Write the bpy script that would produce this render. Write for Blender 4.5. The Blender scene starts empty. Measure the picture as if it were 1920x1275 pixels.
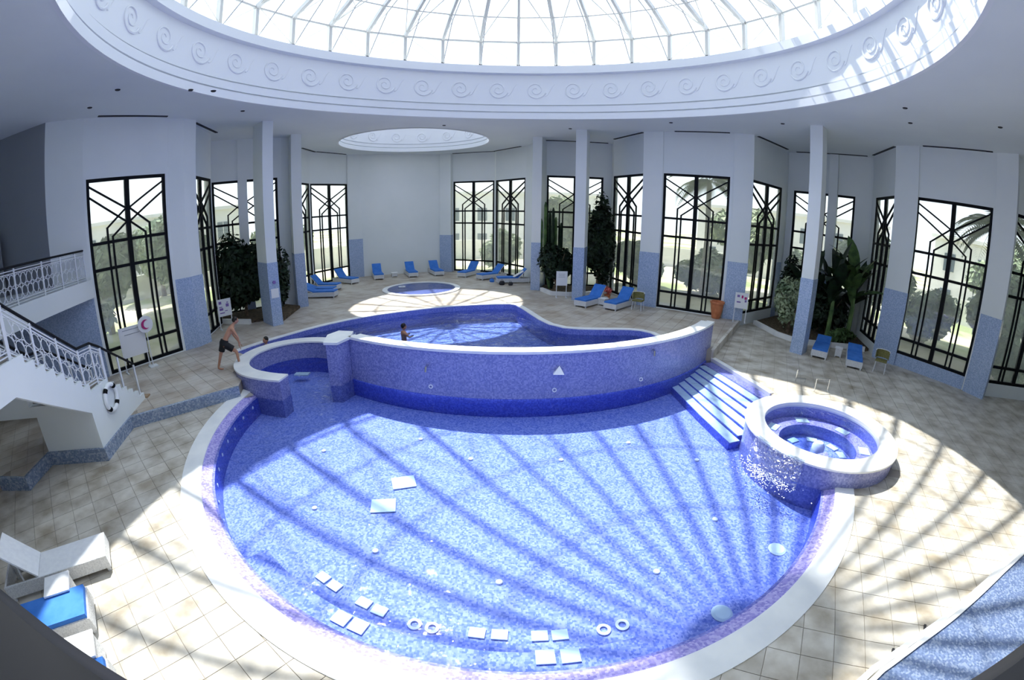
import bpy, math, random
from mathutils import Vector, Matrix
from mathutils.geometry import tessellate_polygon
PI = math.pi
C = bpy.context.scene.collection
random.seed(7)
SC = bpy.context.scene

# ------------------------------------------------------------------ camera
cam = bpy.data.cameras.new('camera'); cam_o = bpy.data.objects.new('camera', cam); C.objects.link(cam_o)
SC.camera = cam_o
F_MM = 827.302 * 36 / 1920
pit, rol = -0.292823, 0.0114313
fw = Vector((0, math.cos(pit), math.sin(pit))); up = Vector((0, -math.sin(pit), math.cos(pit))); rt = Vector((1, 0, 0))
cr, sr = math.cos(rol), math.sin(rol)
R_ = cr * rt + sr * up; U_ = -sr * rt + cr * up
M = Matrix(((R_.x, U_.x, -fw.x, 0), (R_.y, U_.y, -fw.y, 0), (R_.z, U_.z, -fw.z, 4.6), (0, 0, 0, 1)))
cam_o.matrix_world = M
cam.sensor_fit = 'HORIZONTAL'; cam.sensor_width = 36; cam.sensor_height = 36 * 1275 / 1920
cam.lens = 8.6
cam.clip_start = 0.02; cam.clip_end = 500
cam.type = 'PANO'
cam.panorama_type = 'FISHEYE_LENS_POLYNOMIAL'
cam.fisheye_fov = PI
cam.fisheye_polynomial_k0 = 0
cam.fisheye_polynomial_k1 = -1 / F_MM
cam.fisheye_polynomial_k2 = 0
cam.fisheye_polynomial_k3 = 0.0177114 / F_MM ** 3
cam.fisheye_polynomial_k4 = 0

# ------------------------------------------------------------------ light
SUN_AZ = math.radians(24); SUN_K = 0.56
sun_dir = Vector((math.sin(SUN_AZ) * SUN_K, -math.cos(SUN_AZ) * SUN_K, -1)).normalized()
sun = bpy.data.lights.new('sun', 'SUN'); sun.energy = 8.6; sun.angle = math.radians(0.9); sun.color = (1, 0.96, 0.88)
sun_o = bpy.data.objects.new('sun', sun); C.objects.link(sun_o)
sun_o.rotation_euler = sun_dir.to_track_quat('-Z', 'Y').to_euler(); sun_o.location = (0, 30, 40)
world = bpy.data.worlds.new('sky'); SC.world = world; world.use_nodes = True
nt = world.node_tree; nt.nodes.clear()
wo = nt.nodes.new('ShaderNodeOutputWorld'); bg = nt.nodes.new('ShaderNodeBackground')
tc = nt.nodes.new('ShaderNodeTexCoord'); dp = nt.nodes.new('ShaderNodeVectorMath'); dp.operation = 'DOT_PRODUCT'; rp = nt.nodes.new('ShaderNodeValToRGB')
dp.inputs[1].default_value = tuple(-sun_dir)          # hazy sky, whiter round the sun, bluer away from it
nt.links.new(tc.outputs['Generated'], dp.inputs[0]); nt.links.new(dp.outputs['Value'], rp.inputs[0])
rp.color_ramp.elements[0].position = 0.22; rp.color_ramp.elements[0].color = (0.30, 0.35, 0.54, 1)
rp.color_ramp.elements[1].position = 0.62; rp.color_ramp.elements[1].color = (0.80, 0.90, 1.0, 1)
sx = nt.nodes.new('ShaderNodeSeparateXYZ'); mr = nt.nodes.new('ShaderNodeMapRange'); mx = nt.nodes.new('ShaderNodeMix'); mx.data_type = 'RGBA'
nt.links.new(tc.outputs['Generated'], sx.inputs[0]); nt.links.new(sx.outputs['Z'], mr.inputs[0])      # white haze towards the horizon
mr.inputs[1].default_value = 0.05; mr.inputs[2].default_value = 0.24
nt.links.new(mr.outputs[0], mx.inputs[0]); mx.inputs[6].default_value = (0.80, 0.86, 0.92, 1); nt.links.new(rp.outputs[0], mx.inputs[7])
nt.links.new(mx.outputs[2], bg.inputs['Color']); bg.inputs['Strength'].default_value = 2.0
nt.links.new(bg.outputs[0], wo.inputs[0])

vs = SC.view_settings
vs.view_transform = 'Standard'; vs.look = 'None'; vs.exposure = 0.34; vs.gamma = 1; vs.use_curve_mapping = False
cy = SC.cycles
cy.max_bounces = 12; cy.diffuse_bounces = 6; cy.glossy_bounces = 3; cy.transparent_max_bounces = 24; cy.transmission_bounces = 4
cy.sample_clamp_indirect = 6; cy.caustics_reflective = False; cy.caustics_refractive = False
try:
    cy.use_denoising = True; cy.denoiser = 'OPENIMAGEDENOISE'
except Exception:
    pass

# ------------------------------------------------------------------ materials
def mat(name, col, rough=0.6, spec=0.3, metal=0.0):
    m = bpy.data.materials.new(name); m.use_nodes = True
    b = m.node_tree.nodes['Principled BSDF']
    b.inputs['Base Color'].default_value = (*col, 1); b.inputs['Roughness'].default_value = rough
    b.inputs['Specular IOR Level'].default_value = spec; b.inputs['Metallic'].default_value = metal
    return m
def nod(m, t): return m.node_tree.nodes.new(t)
def lnk(m, a, b): m.node_tree.links.new(a, b)
def noisy(name, c1, c2, scale=3, rough=0.6, spec=0.3, detail=4, bump=0.0, rnd=0.0, lo=0.35, hi=0.65):
    m = mat(name, c1, rough, spec); b = m.node_tree.nodes['Principled BSDF']
    g = nod(m, 'ShaderNodeNewGeometry'); n = nod(m, 'ShaderNodeTexNoise'); r = nod(m, 'ShaderNodeValToRGB')
    n.inputs['Scale'].default_value = scale; n.inputs['Detail'].default_value = detail
    lnk(m, g.outputs['Position'], n.inputs['Vector']); lnk(m, n.outputs['Fac'], r.inputs[0])
    r.color_ramp.elements[0].position = lo; r.color_ramp.elements[1].position = hi
    r.color_ramp.elements[0].color = (*c1, 1); r.color_ramp.elements[1].color = (*c2, 1)
    out = r.outputs[0]
    if rnd:
        oi = nod(m, 'ShaderNodeObjectInfo'); mr = nod(m, 'ShaderNodeMapRange'); hs = nod(m, 'ShaderNodeHueSaturation')
        lnk(m, oi.outputs['Random'], mr.inputs[0]); mr.inputs[3].default_value = 1 - rnd; mr.inputs[4].default_value = 1 + rnd * 0.6
        lnk(m, mr.outputs[0], hs.inputs['Value']); lnk(m, out, hs.inputs['Color']); out = hs.outputs[0]
    lnk(m, out, b.inputs['Base Color'])
    if bump:
        bp = nod(m, 'ShaderNodeBump'); bp.inputs['Strength'].default_value = bump; bp.inputs['Distance'].default_value = 0.02
        lnk(m, n.outputs['Fac'], bp.inputs['Height']); lnk(m, bp.outputs[0], b.inputs['Normal'])
    return m
def mosaic(name, cols, cell=0.035, rough=0.25, spec=0.5):
    m = mat(name, cols[0], rough, spec); b = m.node_tree.nodes['Principled BSDF']
    g = nod(m, 'ShaderNodeNewGeometry'); v = nod(m, 'ShaderNodeTexVoronoi'); s = nod(m, 'ShaderNodeSeparateColor'); r = nod(m, 'ShaderNodeValToRGB')
    v.inputs['Scale'].default_value = 1 / cell; v.inputs['Randomness'].default_value = 0.45
    lnk(m, g.outputs['Position'], v.inputs['Vector']); lnk(m, v.outputs['Color'], s.inputs[0]); lnk(m, s.outputs[0], r.inputs[0])
    cr_ = r.color_ramp
    while len(cr_.elements) < len(cols): cr_.elements.new(0.5)
    for i, c in enumerate(cols):
        cr_.elements[i].position = i / len(cols); cr_.elements[i].color = (*c, 1)
    cr_.interpolation = 'CONSTANT'
    lnk(m, r.outputs[0], b.inputs['Base Color'])
    return m
def sheer(name, tint, gl=0.06, rough=0.0, bump=0.0, bscale=2.0, fres=False, dist=0.3, ior=1.33):
    m = bpy.data.materials.new(name); m.use_nodes = True; nt = m.node_tree; nt.nodes.clear()
    o = nod(m, 'ShaderNodeOutputMaterial'); t = nod(m, 'ShaderNodeBsdfTransparent'); g = nod(m, 'ShaderNodeBsdfGlossy'); x = nod(m, 'ShaderNodeMixShader')
    t.inputs['Color'].default_value = (*tint, 1); g.inputs['Roughness'].default_value = rough
    x.inputs[0].default_value = gl
    lnk(m, t.outputs[0], x.inputs[1]); lnk(m, g.outputs[0], x.inputs[2]); lnk(m, x.outputs[0], o.inputs[0])
    if bump:
        ge = nod(m, 'ShaderNodeNewGeometry'); n = nod(m, 'ShaderNodeTexNoise'); bp = nod(m, 'ShaderNodeBump')
        n.inputs['Scale'].default_value = bscale; n.inputs['Detail'].default_value = 3; n.inputs['Distortion'].default_value = 0.6
        lnk(m, ge.outputs['Position'], n.inputs['Vector']); lnk(m, n.outputs['Fac'], bp.inputs['Height'])
        bp.inputs['Strength'].default_value = bump; bp.inputs['Distance'].default_value = dist
        lnk(m, bp.outputs[0], g.inputs['Normal'])
        if fres:
            f = nod(m, 'ShaderNodeFresnel'); f.inputs['IOR'].default_value = ior; lnk(m, bp.outputs[0], f.inputs['Normal']); lnk(m, f.outputs[0], x.inputs[0])
    return m

WHITE = noisy('white_paint', (0.73, 0.77, 0.77), (0.78, 0.81, 0.81), 0.4, 0.75, 0.2)
CEIL = noisy('ceiling_paint', (0.66, 0.70, 0.71), (0.71, 0.75, 0.75), 0.3, 0.8, 0.2)
PLASTER = mat('drum_plaster', (0.72, 0.74, 0.77), 0.35, 0.5)
COPING = noisy('white_stone_coping', (0.74, 0.75, 0.76), (0.84, 0.84, 0.83), 2.0, 0.4, 0.5)
DECKT = noisy('beige_stone_tile', (0.33, 0.28, 0.21), (0.64, 0.60, 0.53), 1.8, 0.45, 0.45, 6, 0.15, 0.12, 0.30, 0.62)
DECKU = noisy('brown_stone_tile', (0.37, 0.30, 0.235), (0.56, 0.515, 0.455), 1.4, 0.5, 0.4, 6, 0.12, 0.10, 0.32, 0.62)
GROUT = mat('grout', (0.33, 0.29, 0.245), 0.8)
M_DADO = mosaic('dado_mosaic', [(0.29, 0.38, 0.56), (0.37, 0.47, 0.66), (0.33, 0.42, 0.61), (0.43, 0.52, 0.70)], 0.03)
M_WALL = mosaic('pool_wall_mosaic', [(0.17, 0.19, 0.43), (0.25, 0.27, 0.52), (0.21, 0.23, 0.47), (0.30, 0.32, 0.57)], 0.035)
M_FLOOR = mosaic('pool_floor_mosaic', [(0.15, 0.21, 0.62), (0.30, 0.35, 0.74), (0.22, 0.28, 0.68), (0.38, 0.42, 0.78)], 0.035, 0.6, 0.15)
M_RIM = mosaic('purple_rim_mosaic', [(0.27, 0.24, 0.62), (0.42, 0.38, 0.74), (0.34, 0.30, 0.68), (0.49, 0.44, 0.78)], 0.035)
M_DEEP = mosaic('deep_blue_mosaic', [(0.05, 0.08, 0.50), (0.10, 0.15, 0.66), (0.07, 0.11, 0.58)], 0.035)
M_BASIN = mosaic('basin_mosaic', [(0.13, 0.16, 0.50), (0.20, 0.24, 0.60), (0.16, 0.20, 0.55)], 0.035)
M_LEDGE = mosaic('shade_darkened_mosaic', [(0.09, 0.13, 0.24), (0.14, 0.19, 0.31), (0.11, 0.15, 0.27), (0.20, 0.25, 0.36)], 0.03, 0.5, 0.2)  # blue mosaic darkened so its colour stands in for shade on the ledge
M_GREY = mosaic('grey_blue_mosaic', [(0.16, 0.21, 0.32), (0.25, 0.31, 0.43), (0.20, 0.26, 0.37), (0.34, 0.39, 0.49)], 0.04)
STEPW = noisy('pale_step_tile', (0.70, 0.84, 0.86), (0.82, 0.92, 0.90), 3, 0.4)
BLACKM = mat('black_window_metal', (0.006, 0.007, 0.009), 0.6, 0.12)
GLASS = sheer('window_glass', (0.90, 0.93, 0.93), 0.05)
def haze(m, amt):      # translucent mix puts the whitish glare of outdoors into the panes
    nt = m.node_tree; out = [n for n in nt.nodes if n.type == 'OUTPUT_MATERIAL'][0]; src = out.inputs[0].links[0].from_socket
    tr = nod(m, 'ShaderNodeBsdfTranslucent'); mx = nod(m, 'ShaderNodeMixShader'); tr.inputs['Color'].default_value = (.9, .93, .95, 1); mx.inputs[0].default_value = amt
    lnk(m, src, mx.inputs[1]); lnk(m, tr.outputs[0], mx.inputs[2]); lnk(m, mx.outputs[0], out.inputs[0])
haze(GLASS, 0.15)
DGLASS = sheer('dome_glass', (0.90, 0.94, 0.97), 0.04)
WATER = sheer('pool_water', (0.76, 0.84, 1.0), 0.05, 0.02, 0.5, 2.6, True, 0.10)
WATER2 = sheer('upper_pool_water', (0.72, 0.84, 1.0), 0.05, 0.02, 0.8, 2.4, True, 0.2, 1.5)
FRAMEW = mat('cream_frame_metal', (0.56, 0.56, 0.53), 0.4, 0.4)
FOAM = mat('white_foam_plastic', (0.85, 0.87, 0.88), 0.4)
GRATE = mat('pale_massage_plate', (0.80, 0.92, 0.86), 0.35)
BLUE = noisy('blue_cushion_fabric', (0.04, 0.17, 0.56), (0.06, 0.21, 0.64), 4, 0.75, 0.2)
WICK = noisy('white_wicker', (0.55, 0.56, 0.58), (0.72, 0.73, 0.74), 40, 0.6, 0.3, 2, 0.4)
WICKT = noisy('white_slat_top', (0.76, 0.77, 0.80), (0.82, 0.83, 0.85), 12, 0.5, 0.3)
RAILB = mat('black_handrail', (0.010, 0.011, 0.014), 0.6, 0.15)
RAILW = mat('white_rail_metal', (0.70, 0.72, 0.75), 0.4, 0.4)
TERRA = noisy('terracotta', (0.48, 0.16, 0.07), (0.60, 0.22, 0.10), 6, 0.7)
SOIL = noisy('soil', (0.05, 0.038, 0.028), (0.15, 0.11, 0.07), 9, 0.9, 0.1, 6, 0.6)
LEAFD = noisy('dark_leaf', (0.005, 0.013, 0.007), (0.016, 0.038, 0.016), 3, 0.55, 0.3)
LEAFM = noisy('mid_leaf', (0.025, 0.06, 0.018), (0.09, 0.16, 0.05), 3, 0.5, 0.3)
LEAFG = noisy('garden_leaf', (0.14, 0.21, 0.11), (0.42, 0.48, 0.30), 1.2, 0.6, 0.3)
LEAFP = noisy('palm_leaf', (0.04, 0.09, 0.03), (0.14, 0.22, 0.07), 2, 0.5, 0.3)
BARK = noisy('bark', (0.10, 0.07, 0.05), (0.22, 0.16, 0.11), 8, 0.85, 0.1, 5, 0.5)
PALMB = noisy('palm_bark', (0.30, 0.25, 0.20), (0.48, 0.42, 0.36), 10, 0.85, 0.1, 5, 0.6)
LAWN = noisy('garden_ground', (0.30, 0.34, 0.16), (0.72, 0.64, 0.52), 0.16, 0.9, 0.1, 6, 0, 0, 0.42, 0.58)
HOUSE = noisy('house_render', (0.74, 0.72, 0.68), (0.84, 0.82, 0.78), 0.5, 0.8)
DARKG = mat('house_glass', (0.10, 0.13, 0.16), 0.2, 0.5)
SKIN = noisy('skin', (0.42, 0.21, 0.13), (0.50, 0.26, 0.17), 4, 0.55)
HAIR = mat('black_hair', (0.012, 0.010, 0.009), 0.5)
SHORTS = mat('black_shorts', (0.012, 0.012, 0.014), 0.7)
CHROME = mat('chrome', (0.7, 0.72, 0.74), 0.2, 0.5, 1.0)
DARKW = mat('dark_gap', (0.03, 0.03, 0.035), 0.8)
GREYW = mat('grey_paint_and_shade', (0.30, 0.32, 0.36), 0.8)  # dimness of gallery and recess put into the wall grey; plain grey elsewhere
SIGNW = mat('white_sign', (0.80, 0.81, 0.84), 0.4)
SIGNP = mat('purple_print', (0.22, 0.14, 0.42), 0.5)
SIGNR = mat('magenta_print', (0.45, 0.03, 0.18), 0.5)
WOOD = noisy('step_board', (0.30, 0.20, 0.12), (0.42, 0.30, 0.19), 5, 0.6)
PINKF = mat('pink_flower', (0.75, 0.18, 0.15), 0.6)
YEL = mat('pale_flower', (0.75, 0.70, 0.40), 0.6)

# ------------------------------------------------------------------ mesh helpers
class MB:
    def __init__(s): s.v = []; s.f = []
    def add(s, v, f):
        n = len(s.v); s.v += [tuple(p) for p in v]; s.f += [tuple(i + n for i in q) for q in f]; return s
    def box(s, c, d, rz=0, tilt=None):
        hx, hy, hz = d[0] / 2, d[1] / 2, d[2] / 2; cc, ss = math.cos(rz), math.sin(rz)
        v = []
        for z in (-hz, hz):
            for x, y in ((-hx, -hy), (hx, -hy), (hx, hy), (-hx, hy)):
                p = Vector((x, y, z))
                if tilt is not None: p = tilt @ p
                v.append((c[0] + p.x * cc - p.y * ss, c[1] + p.x * ss + p.y * cc, c[2] + p.z))
        return s.add(v, [(3, 2, 1, 0), (4, 5, 6, 7), (0, 1, 5, 4), (1, 2, 6, 5), (2, 3, 7, 6), (3, 0, 4, 7)])
    def prism(s, poly, z0, z1, bottom=True):
        n = len(poly); v = [(p[0], p[1], z0) for p in poly] + [(p[0], p[1], z1) for p in poly]
        f = [(i, (i + 1) % n, n + (i + 1) % n, n + i) for i in range(n)]
        tri = tessellate_polygon([[Vector((p[0], p[1], 0)) for p in poly]])
        a = sum(poly[i][0] * poly[(i + 1) % n][1] - poly[(i + 1) % n][0] * poly[i][1] for i in range(n))
        for t in tri:
            q = [poly[k] for k in t]
            ar = (q[1][0] - q[0][0]) * (q[2][1] - q[0][1]) - (q[2][0] - q[0][0]) * (q[1][1] - q[0][1])
            t = tuple(t) if ar > 0 else tuple(reversed(t))
            f.append(tuple(n + k for k in t))
            if bottom: f.append(tuple(reversed(t)))
        if a < 0: f[:n] = [tuple(reversed(q)) for q in f[:n]]
        return s.add(v, f)
    def bar(s, a, b, w, h=None):
        a, b = Vector(a), Vector(b); h = h or w; d = (b - a)
        if d.length < 1e-6: return s
        d.normalize(); u = Vector((0, 0, 1)) if abs(d.z) < 0.95 else Vector((0, 1, 0))
        x = d.cross(u).normalized() * (w / 2); y = x.cross(d).normalized() * (h / 2)
        v = [p + k for p in (a, b) for k in (-x - y, x - y, x + y, -x + y)]
        return s.add(v, [(3, 2, 1, 0), (4, 5, 6, 7), (0, 1, 5, 4), (1, 2, 6, 5), (2, 3, 7, 6), (3, 0, 4, 7)])
    def tube(s, pts, r, n=8, closed=False):
        pts = [Vector(p) for p in pts]; m = len(pts); rs = r if isinstance(r, (list, tuple)) else [r] * m
        v = []; f = []; prev = None
        for i, p in enumerate(pts):
            if closed: d = pts[(i + 1) % m] - pts[i - 1]
            else: d = pts[min(i + 1, m - 1)] - pts[max(i - 1, 0)]
            d.normalize()
            if prev is None: u = d.orthogonal().normalized()
            else: u = (prev - d * prev.dot(d)).normalized()
            prev = u; w = d.cross(u)
            for k in range(n):
                a = 2 * PI * k / n; v.append(p + (u * math.cos(a) + w * math.sin(a)) * rs[i])
        for i in range(m if closed else m - 1):
            j = (i + 1) % m
            for k in range(n): f.append((i * n + k, i * n + (k + 1) % n, j * n + (k + 1) % n, j * n + k))
        if not closed: f += [tuple(reversed(range(n))), tuple(range((m - 1) * n, m * n))]
        return s.add(v, f)
    def lathe(s, prof, c=(0, 0), n=48, a0=0, a1=2 * PI, close=False):
        full = abs(a1 - a0 - 2 * PI) < 1e-6; m = len(prof); na = n if full else n + 1; v = []; f = []
        for i in range(na):
            a = a0 + (a1 - a0) * i / n
            for r, z in prof: v.append((c[0] + r * math.cos(a), c[1] + r * math.sin(a), z))
        for i in range(n):
            j = (i + 1) % na if full else i + 1
            for k in range(m if close else m - 1):
                l = (k + 1) % m; f.append((i * m + k, j * m + k, j * m + l, i * m + l))
        if close and not full: f += [tuple(range(m)), tuple(reversed(range((na - 1) * m, na * m)))]
        return s.add(v, f)
    def sweep(s, path, prof, closed=False):           # prof: (offset to left of path, z)
        m = len(prof); n = len(path); v = []; f = []
        for i in range(n):
            if closed: d = Vector(path[(i + 1) % n]) - Vector(path[i - 1])
            else: d = Vector(path[min(i + 1, n - 1)]) - Vector(path[max(i - 1, 0)])
            d.normalize(); nx, ny = -d.y, d.x
            for o, z in prof: v.append((path[i][0] + nx * o, path[i][1] + ny * o, z))
        for i in range(n if closed else n - 1):
            j = (i + 1) % n
            for k in range(m): f.append((i * m + k, j * m + k, j * m + (k + 1) % m, i * m + (k + 1) % m))
        if not closed: f += [tuple(range(m)), tuple(reversed(range((n - 1) * m, n * m)))]
        return s.add(v, f)
    def flat(s, poly, z):
        tri = tessellate_polygon([[Vector((p[0], p[1], 0)) for p in poly]]); f = []
        for t in tri:
            q = [poly[k] for k in t]; ar = (q[1][0] - q[0][0]) * (q[2][1] - q[0][1]) - (q[2][0] - q[0][0]) * (q[1][1] - q[0][1])
            f.append(tuple(t) if ar > 0 else tuple(reversed(t)))
        return s.add([(p[0], p[1], z) for p in poly], f)
    def mesh(s, name, m, smooth=False):
        me = bpy.data.meshes.new(name); me.from_pydata(s.v, [], s.f); me.materials.append(m); me.validate(); me.update()
        if smooth:
            me.shade_smooth()
            try: me.set_sharp_from_angle(angle=math.radians(40))
            except Exception: pass
        return me
    def build(s, name, m, parent=None, smooth=False, kind=None):
        return link(name, s.mesh(name, m, smooth), parent, kind)
def link(name, me, parent=None, kind=None, loc=None, rz=None):
    o = bpy.data.objects.new(name, me); C.objects.link(o)
    if parent is not None: o.parent = parent
    if loc is not None: o.location = loc
    if rz is not None: o.rotation_euler = (0, 0, rz)
    if kind: o['kind'] = kind
    return o
def thing(name, label, cat, loc=(0, 0, 0), rz=0, group=None, kind=None):
    o = bpy.data.objects.new(name, None); C.objects.link(o); o.location = loc; o.rotation_euler = (0, 0, rz)
    o.empty_display_size = 0.2
    return tag(o, label, cat, group, kind)
def tag(o, label, cat, group=None, kind=None):
    o['label'] = label; o['category'] = cat
    if group: o['group'] = group
    if kind: o['kind'] = kind
    return o
def children(o): return [c for c in bpy.data.objects if c.parent == o]
def dup(root, loc, rz, label, group=None, kids=None):
    r = root.copy(); C.objects.link(r); r.location = loc; r.rotation_euler = (0, 0, rz); r['label'] = label
    if group: r['group'] = group
    for ch in (kids if kids is not None else children(root)):
        c = ch.copy(); C.objects.link(c); c.parent = r
        for g in children(ch):
            d = g.copy(); C.objects.link(d); d.parent = c
    return r
def struct(o, label, cat):
    o['kind'] = 'structure'; o['label'] = label; o['category'] = cat; return o
def arc(cx, cy, r, a0, a1, n):
    return [(cx + r * math.cos(math.radians(a0 + (a1 - a0) * i / n)), cy + r * math.sin(math.radians(a0 + (a1 - a0) * i / n))) for i in range(n + 1)]

ZC = 8.6       # ceiling
ZU = 0.3       # upper deck
DC = (0.07, 9.98)   # centre of great dome and pool
SD = (-5.6, 24.85)  # centre of small dome
#==STRUCTURE==
# ------------------------------------------------------------------ ceiling with two round openings
def ceiling():
    outer = [(-24, -8), (26, -8), (26, 20), (20, 27), (10, 34), (-3, 40), (-16, 36), (-24, 26)]
    h1 = [(DC[0] + 9.13 * math.cos(2 * PI * i / 144), DC[1] + 9.13 * math.sin(2 * PI * i / 144)) for i in range(144)]
    h2 = [(SD[0] + 4.24 * math.cos(2 * PI * i / 72), SD[1] + 4.24 * math.sin(2 * PI * i / 72)) for i in range(72)]
    loops = [outer, h1, h2]; vec = [[Vector((p[0], p[1], 0)) for p in l] for l in loops]
    tri = tessellate_polygon(vec); pts = [p for l in loops for p in l]; n = len(pts)
    v = [(p[0], p[1], ZC) for p in pts] + [(p[0], p[1], ZC + 0.25) for p in pts]; f = []
    for t in tri:
        q = [pts[k] for k in t]; ar = (q[1][0] - q[0][0]) * (q[2][1] - q[0][1]) - (q[2][0] - q[0][0]) * (q[1][1] - q[0][1])
        t = tuple(t) if ar > 0 else tuple(reversed(t))
        f.append(tuple(reversed(t))); f.append(tuple(n + k for k in t))
    b = 0
    for l in loops:
        m = len(l)
        for i in range(m): f.append((b + i, b + (i + 1) % m, n + b + (i + 1) % m, n + b + i))
        b += m
    mb = MB(); mb.add(v, f)
    return struct(mb.build('ceiling', CEIL), 'flat pale ceiling with a great and a small round opening', 'ceiling')
ceil_o = ceiling()
# dark air slots and spotlights in the ceiling
def slot(a, b):
    m = MB(); m.bar((a[0], a[1], ZC - 0.012), (b[0], b[1], ZC - 0.012), 0.12, 0.03); return m.build('air_slot', DARKW, ceil_o)
for a, b in [((-12.7, 9.9), (-11.6, 12.2)), ((-11.7, 13.9), (-12.4, 16.2)), ((5.2, 23.2), (6.0, 20.6)), ((7.2, 19.5), (9.3, 18.1)), ((10.6, 17.8), (13.3, 19.4)),
             ((14.0, 19.6), (16.2, 16.6)), ((16.1, 16.1), (14.9, 13.6)), ((15.1, 12.2), (16.3, 9.6)), ((-11.9, 23.6), (-12.0, 25.6)), ((-11.9, 25.6), (-10.9, 28.0)),
             ((-4.2, 30.7), (-1.3, 29.8)), ((-1.3, 29.7), (0.4, 27.4)), ((1.6, 24.8), (5.2, 24.7))]:
    slot(a, b)
sp = MB().lathe([(0.0, ZC - 0.02), (0.07, ZC - 0.02), (0.09, ZC + 0.01)], (0, 0), 16).mesh('spotlight', DARKW)
for x, y in [(-10.2, 8.6), (-9.0, 10.4), (-8.6, 11.0), (-3.2, 20.4), (2.6, 21.0), (10.8, 9.4), (12.2, 10.4), (13.4, 7.6), (-12.0, 9.0), (9.9, 14.8), (6.4, 17.8), (-9.4, 13.8)]:
    link('spotlight', sp, ceil_o, loc=(x, y, 0))

# ------------------------------------------------------------------ drums, spirals, glass domes
def drum(name, c, r, prof, nspir, zmid, size, label):
    mb = MB().lathe(prof, c, 144 if r > 6 else 72)
    d = mb.build(name, PLASTER, None, True); struct(d, label, 'moulding')
    rin = r + 0.095; sm = MB(); pts = []
    for i in range(46):                       # running-dog scroll: a spiral and its tail
        t = i / 45; a = 0.3 + t * 2 * PI * 1.9; rr = size * (0.12 + 0.88 * t)
        u = rr * math.cos(a); z = zmid + rr * math.sin(a) * 0.95; ph = u / rin
        pts.append((rin * math.sin(ph), rin * math.cos(ph), z))
    sm.tube(pts, [0.016 + 0.022 * (i / 45) for i in range(46)], 6)
    tail = []
    for i in range(12):
        t = i / 11; u = size * (0.95 + 0.95 * t); z = zmid - size * 0.62 * math.cos(t * PI * 0.95); ph = u / rin
        tail.append((rin * math.sin(ph), rin * math.cos(ph), z))
    sm.tube(tail, [0.02 * (1 - i / 13) + 0.004 for i in range(12)], 5)
    me = sm.mesh('spiral_relief', PLASTER, True)
    return d, me
drum1, sp1 = drum('trim_1', DC, 9.09, [(9.2, 8.585), (9.09, 8.585), (9.09, 8.85), (9.2, 8.855), (9.2, 8.91), (9.12, 8.915), (9.12, 9.17), (9.27, 9.175), (9.27, 9.24), (9.19, 9.245), (9.19, 10.6), (8.98, 10.63), (9.0, 10.98), (9.42, 11.0), (9.75, 11.0), (9.75, 8.8), (9.12, 8.8)], 36, 9.92, 0.43, 'stepped white ring moulding with spiral reliefs under the great dome')
ROT0 = -1.21486
for k in range(36): link('spiral_relief', sp1, drum1, loc=(DC[0], DC[1], 0), rz=-(ROT0 + (k + 0.47) * PI / 18))
drum2, sp2 = drum('trim_2', SD, 4.2, [(4.3, 8.585), (4.2, 8.585), (4.2, 8.8), (4.32, 8.805), (4.32, 8.86), (4.23, 8.87), (4.23, 9.04), (4.38, 9.05), (4.38, 9.11), (4.30, 9.12), (4.30, 10.2), (4.22, 10.23), (4.24, 10.5), (4.5, 10.52), (4.8, 10.52), (4.8, 8.8), (4.22, 8.8)], 16, 9.58, 0.36, 'small stepped ring moulding under the small dome')
for k in range(16): link('spiral_relief', sp2, drum2, loc=(SD[0], SD[1], 0), rz=k * PI / 8 + 0.1)

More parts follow.
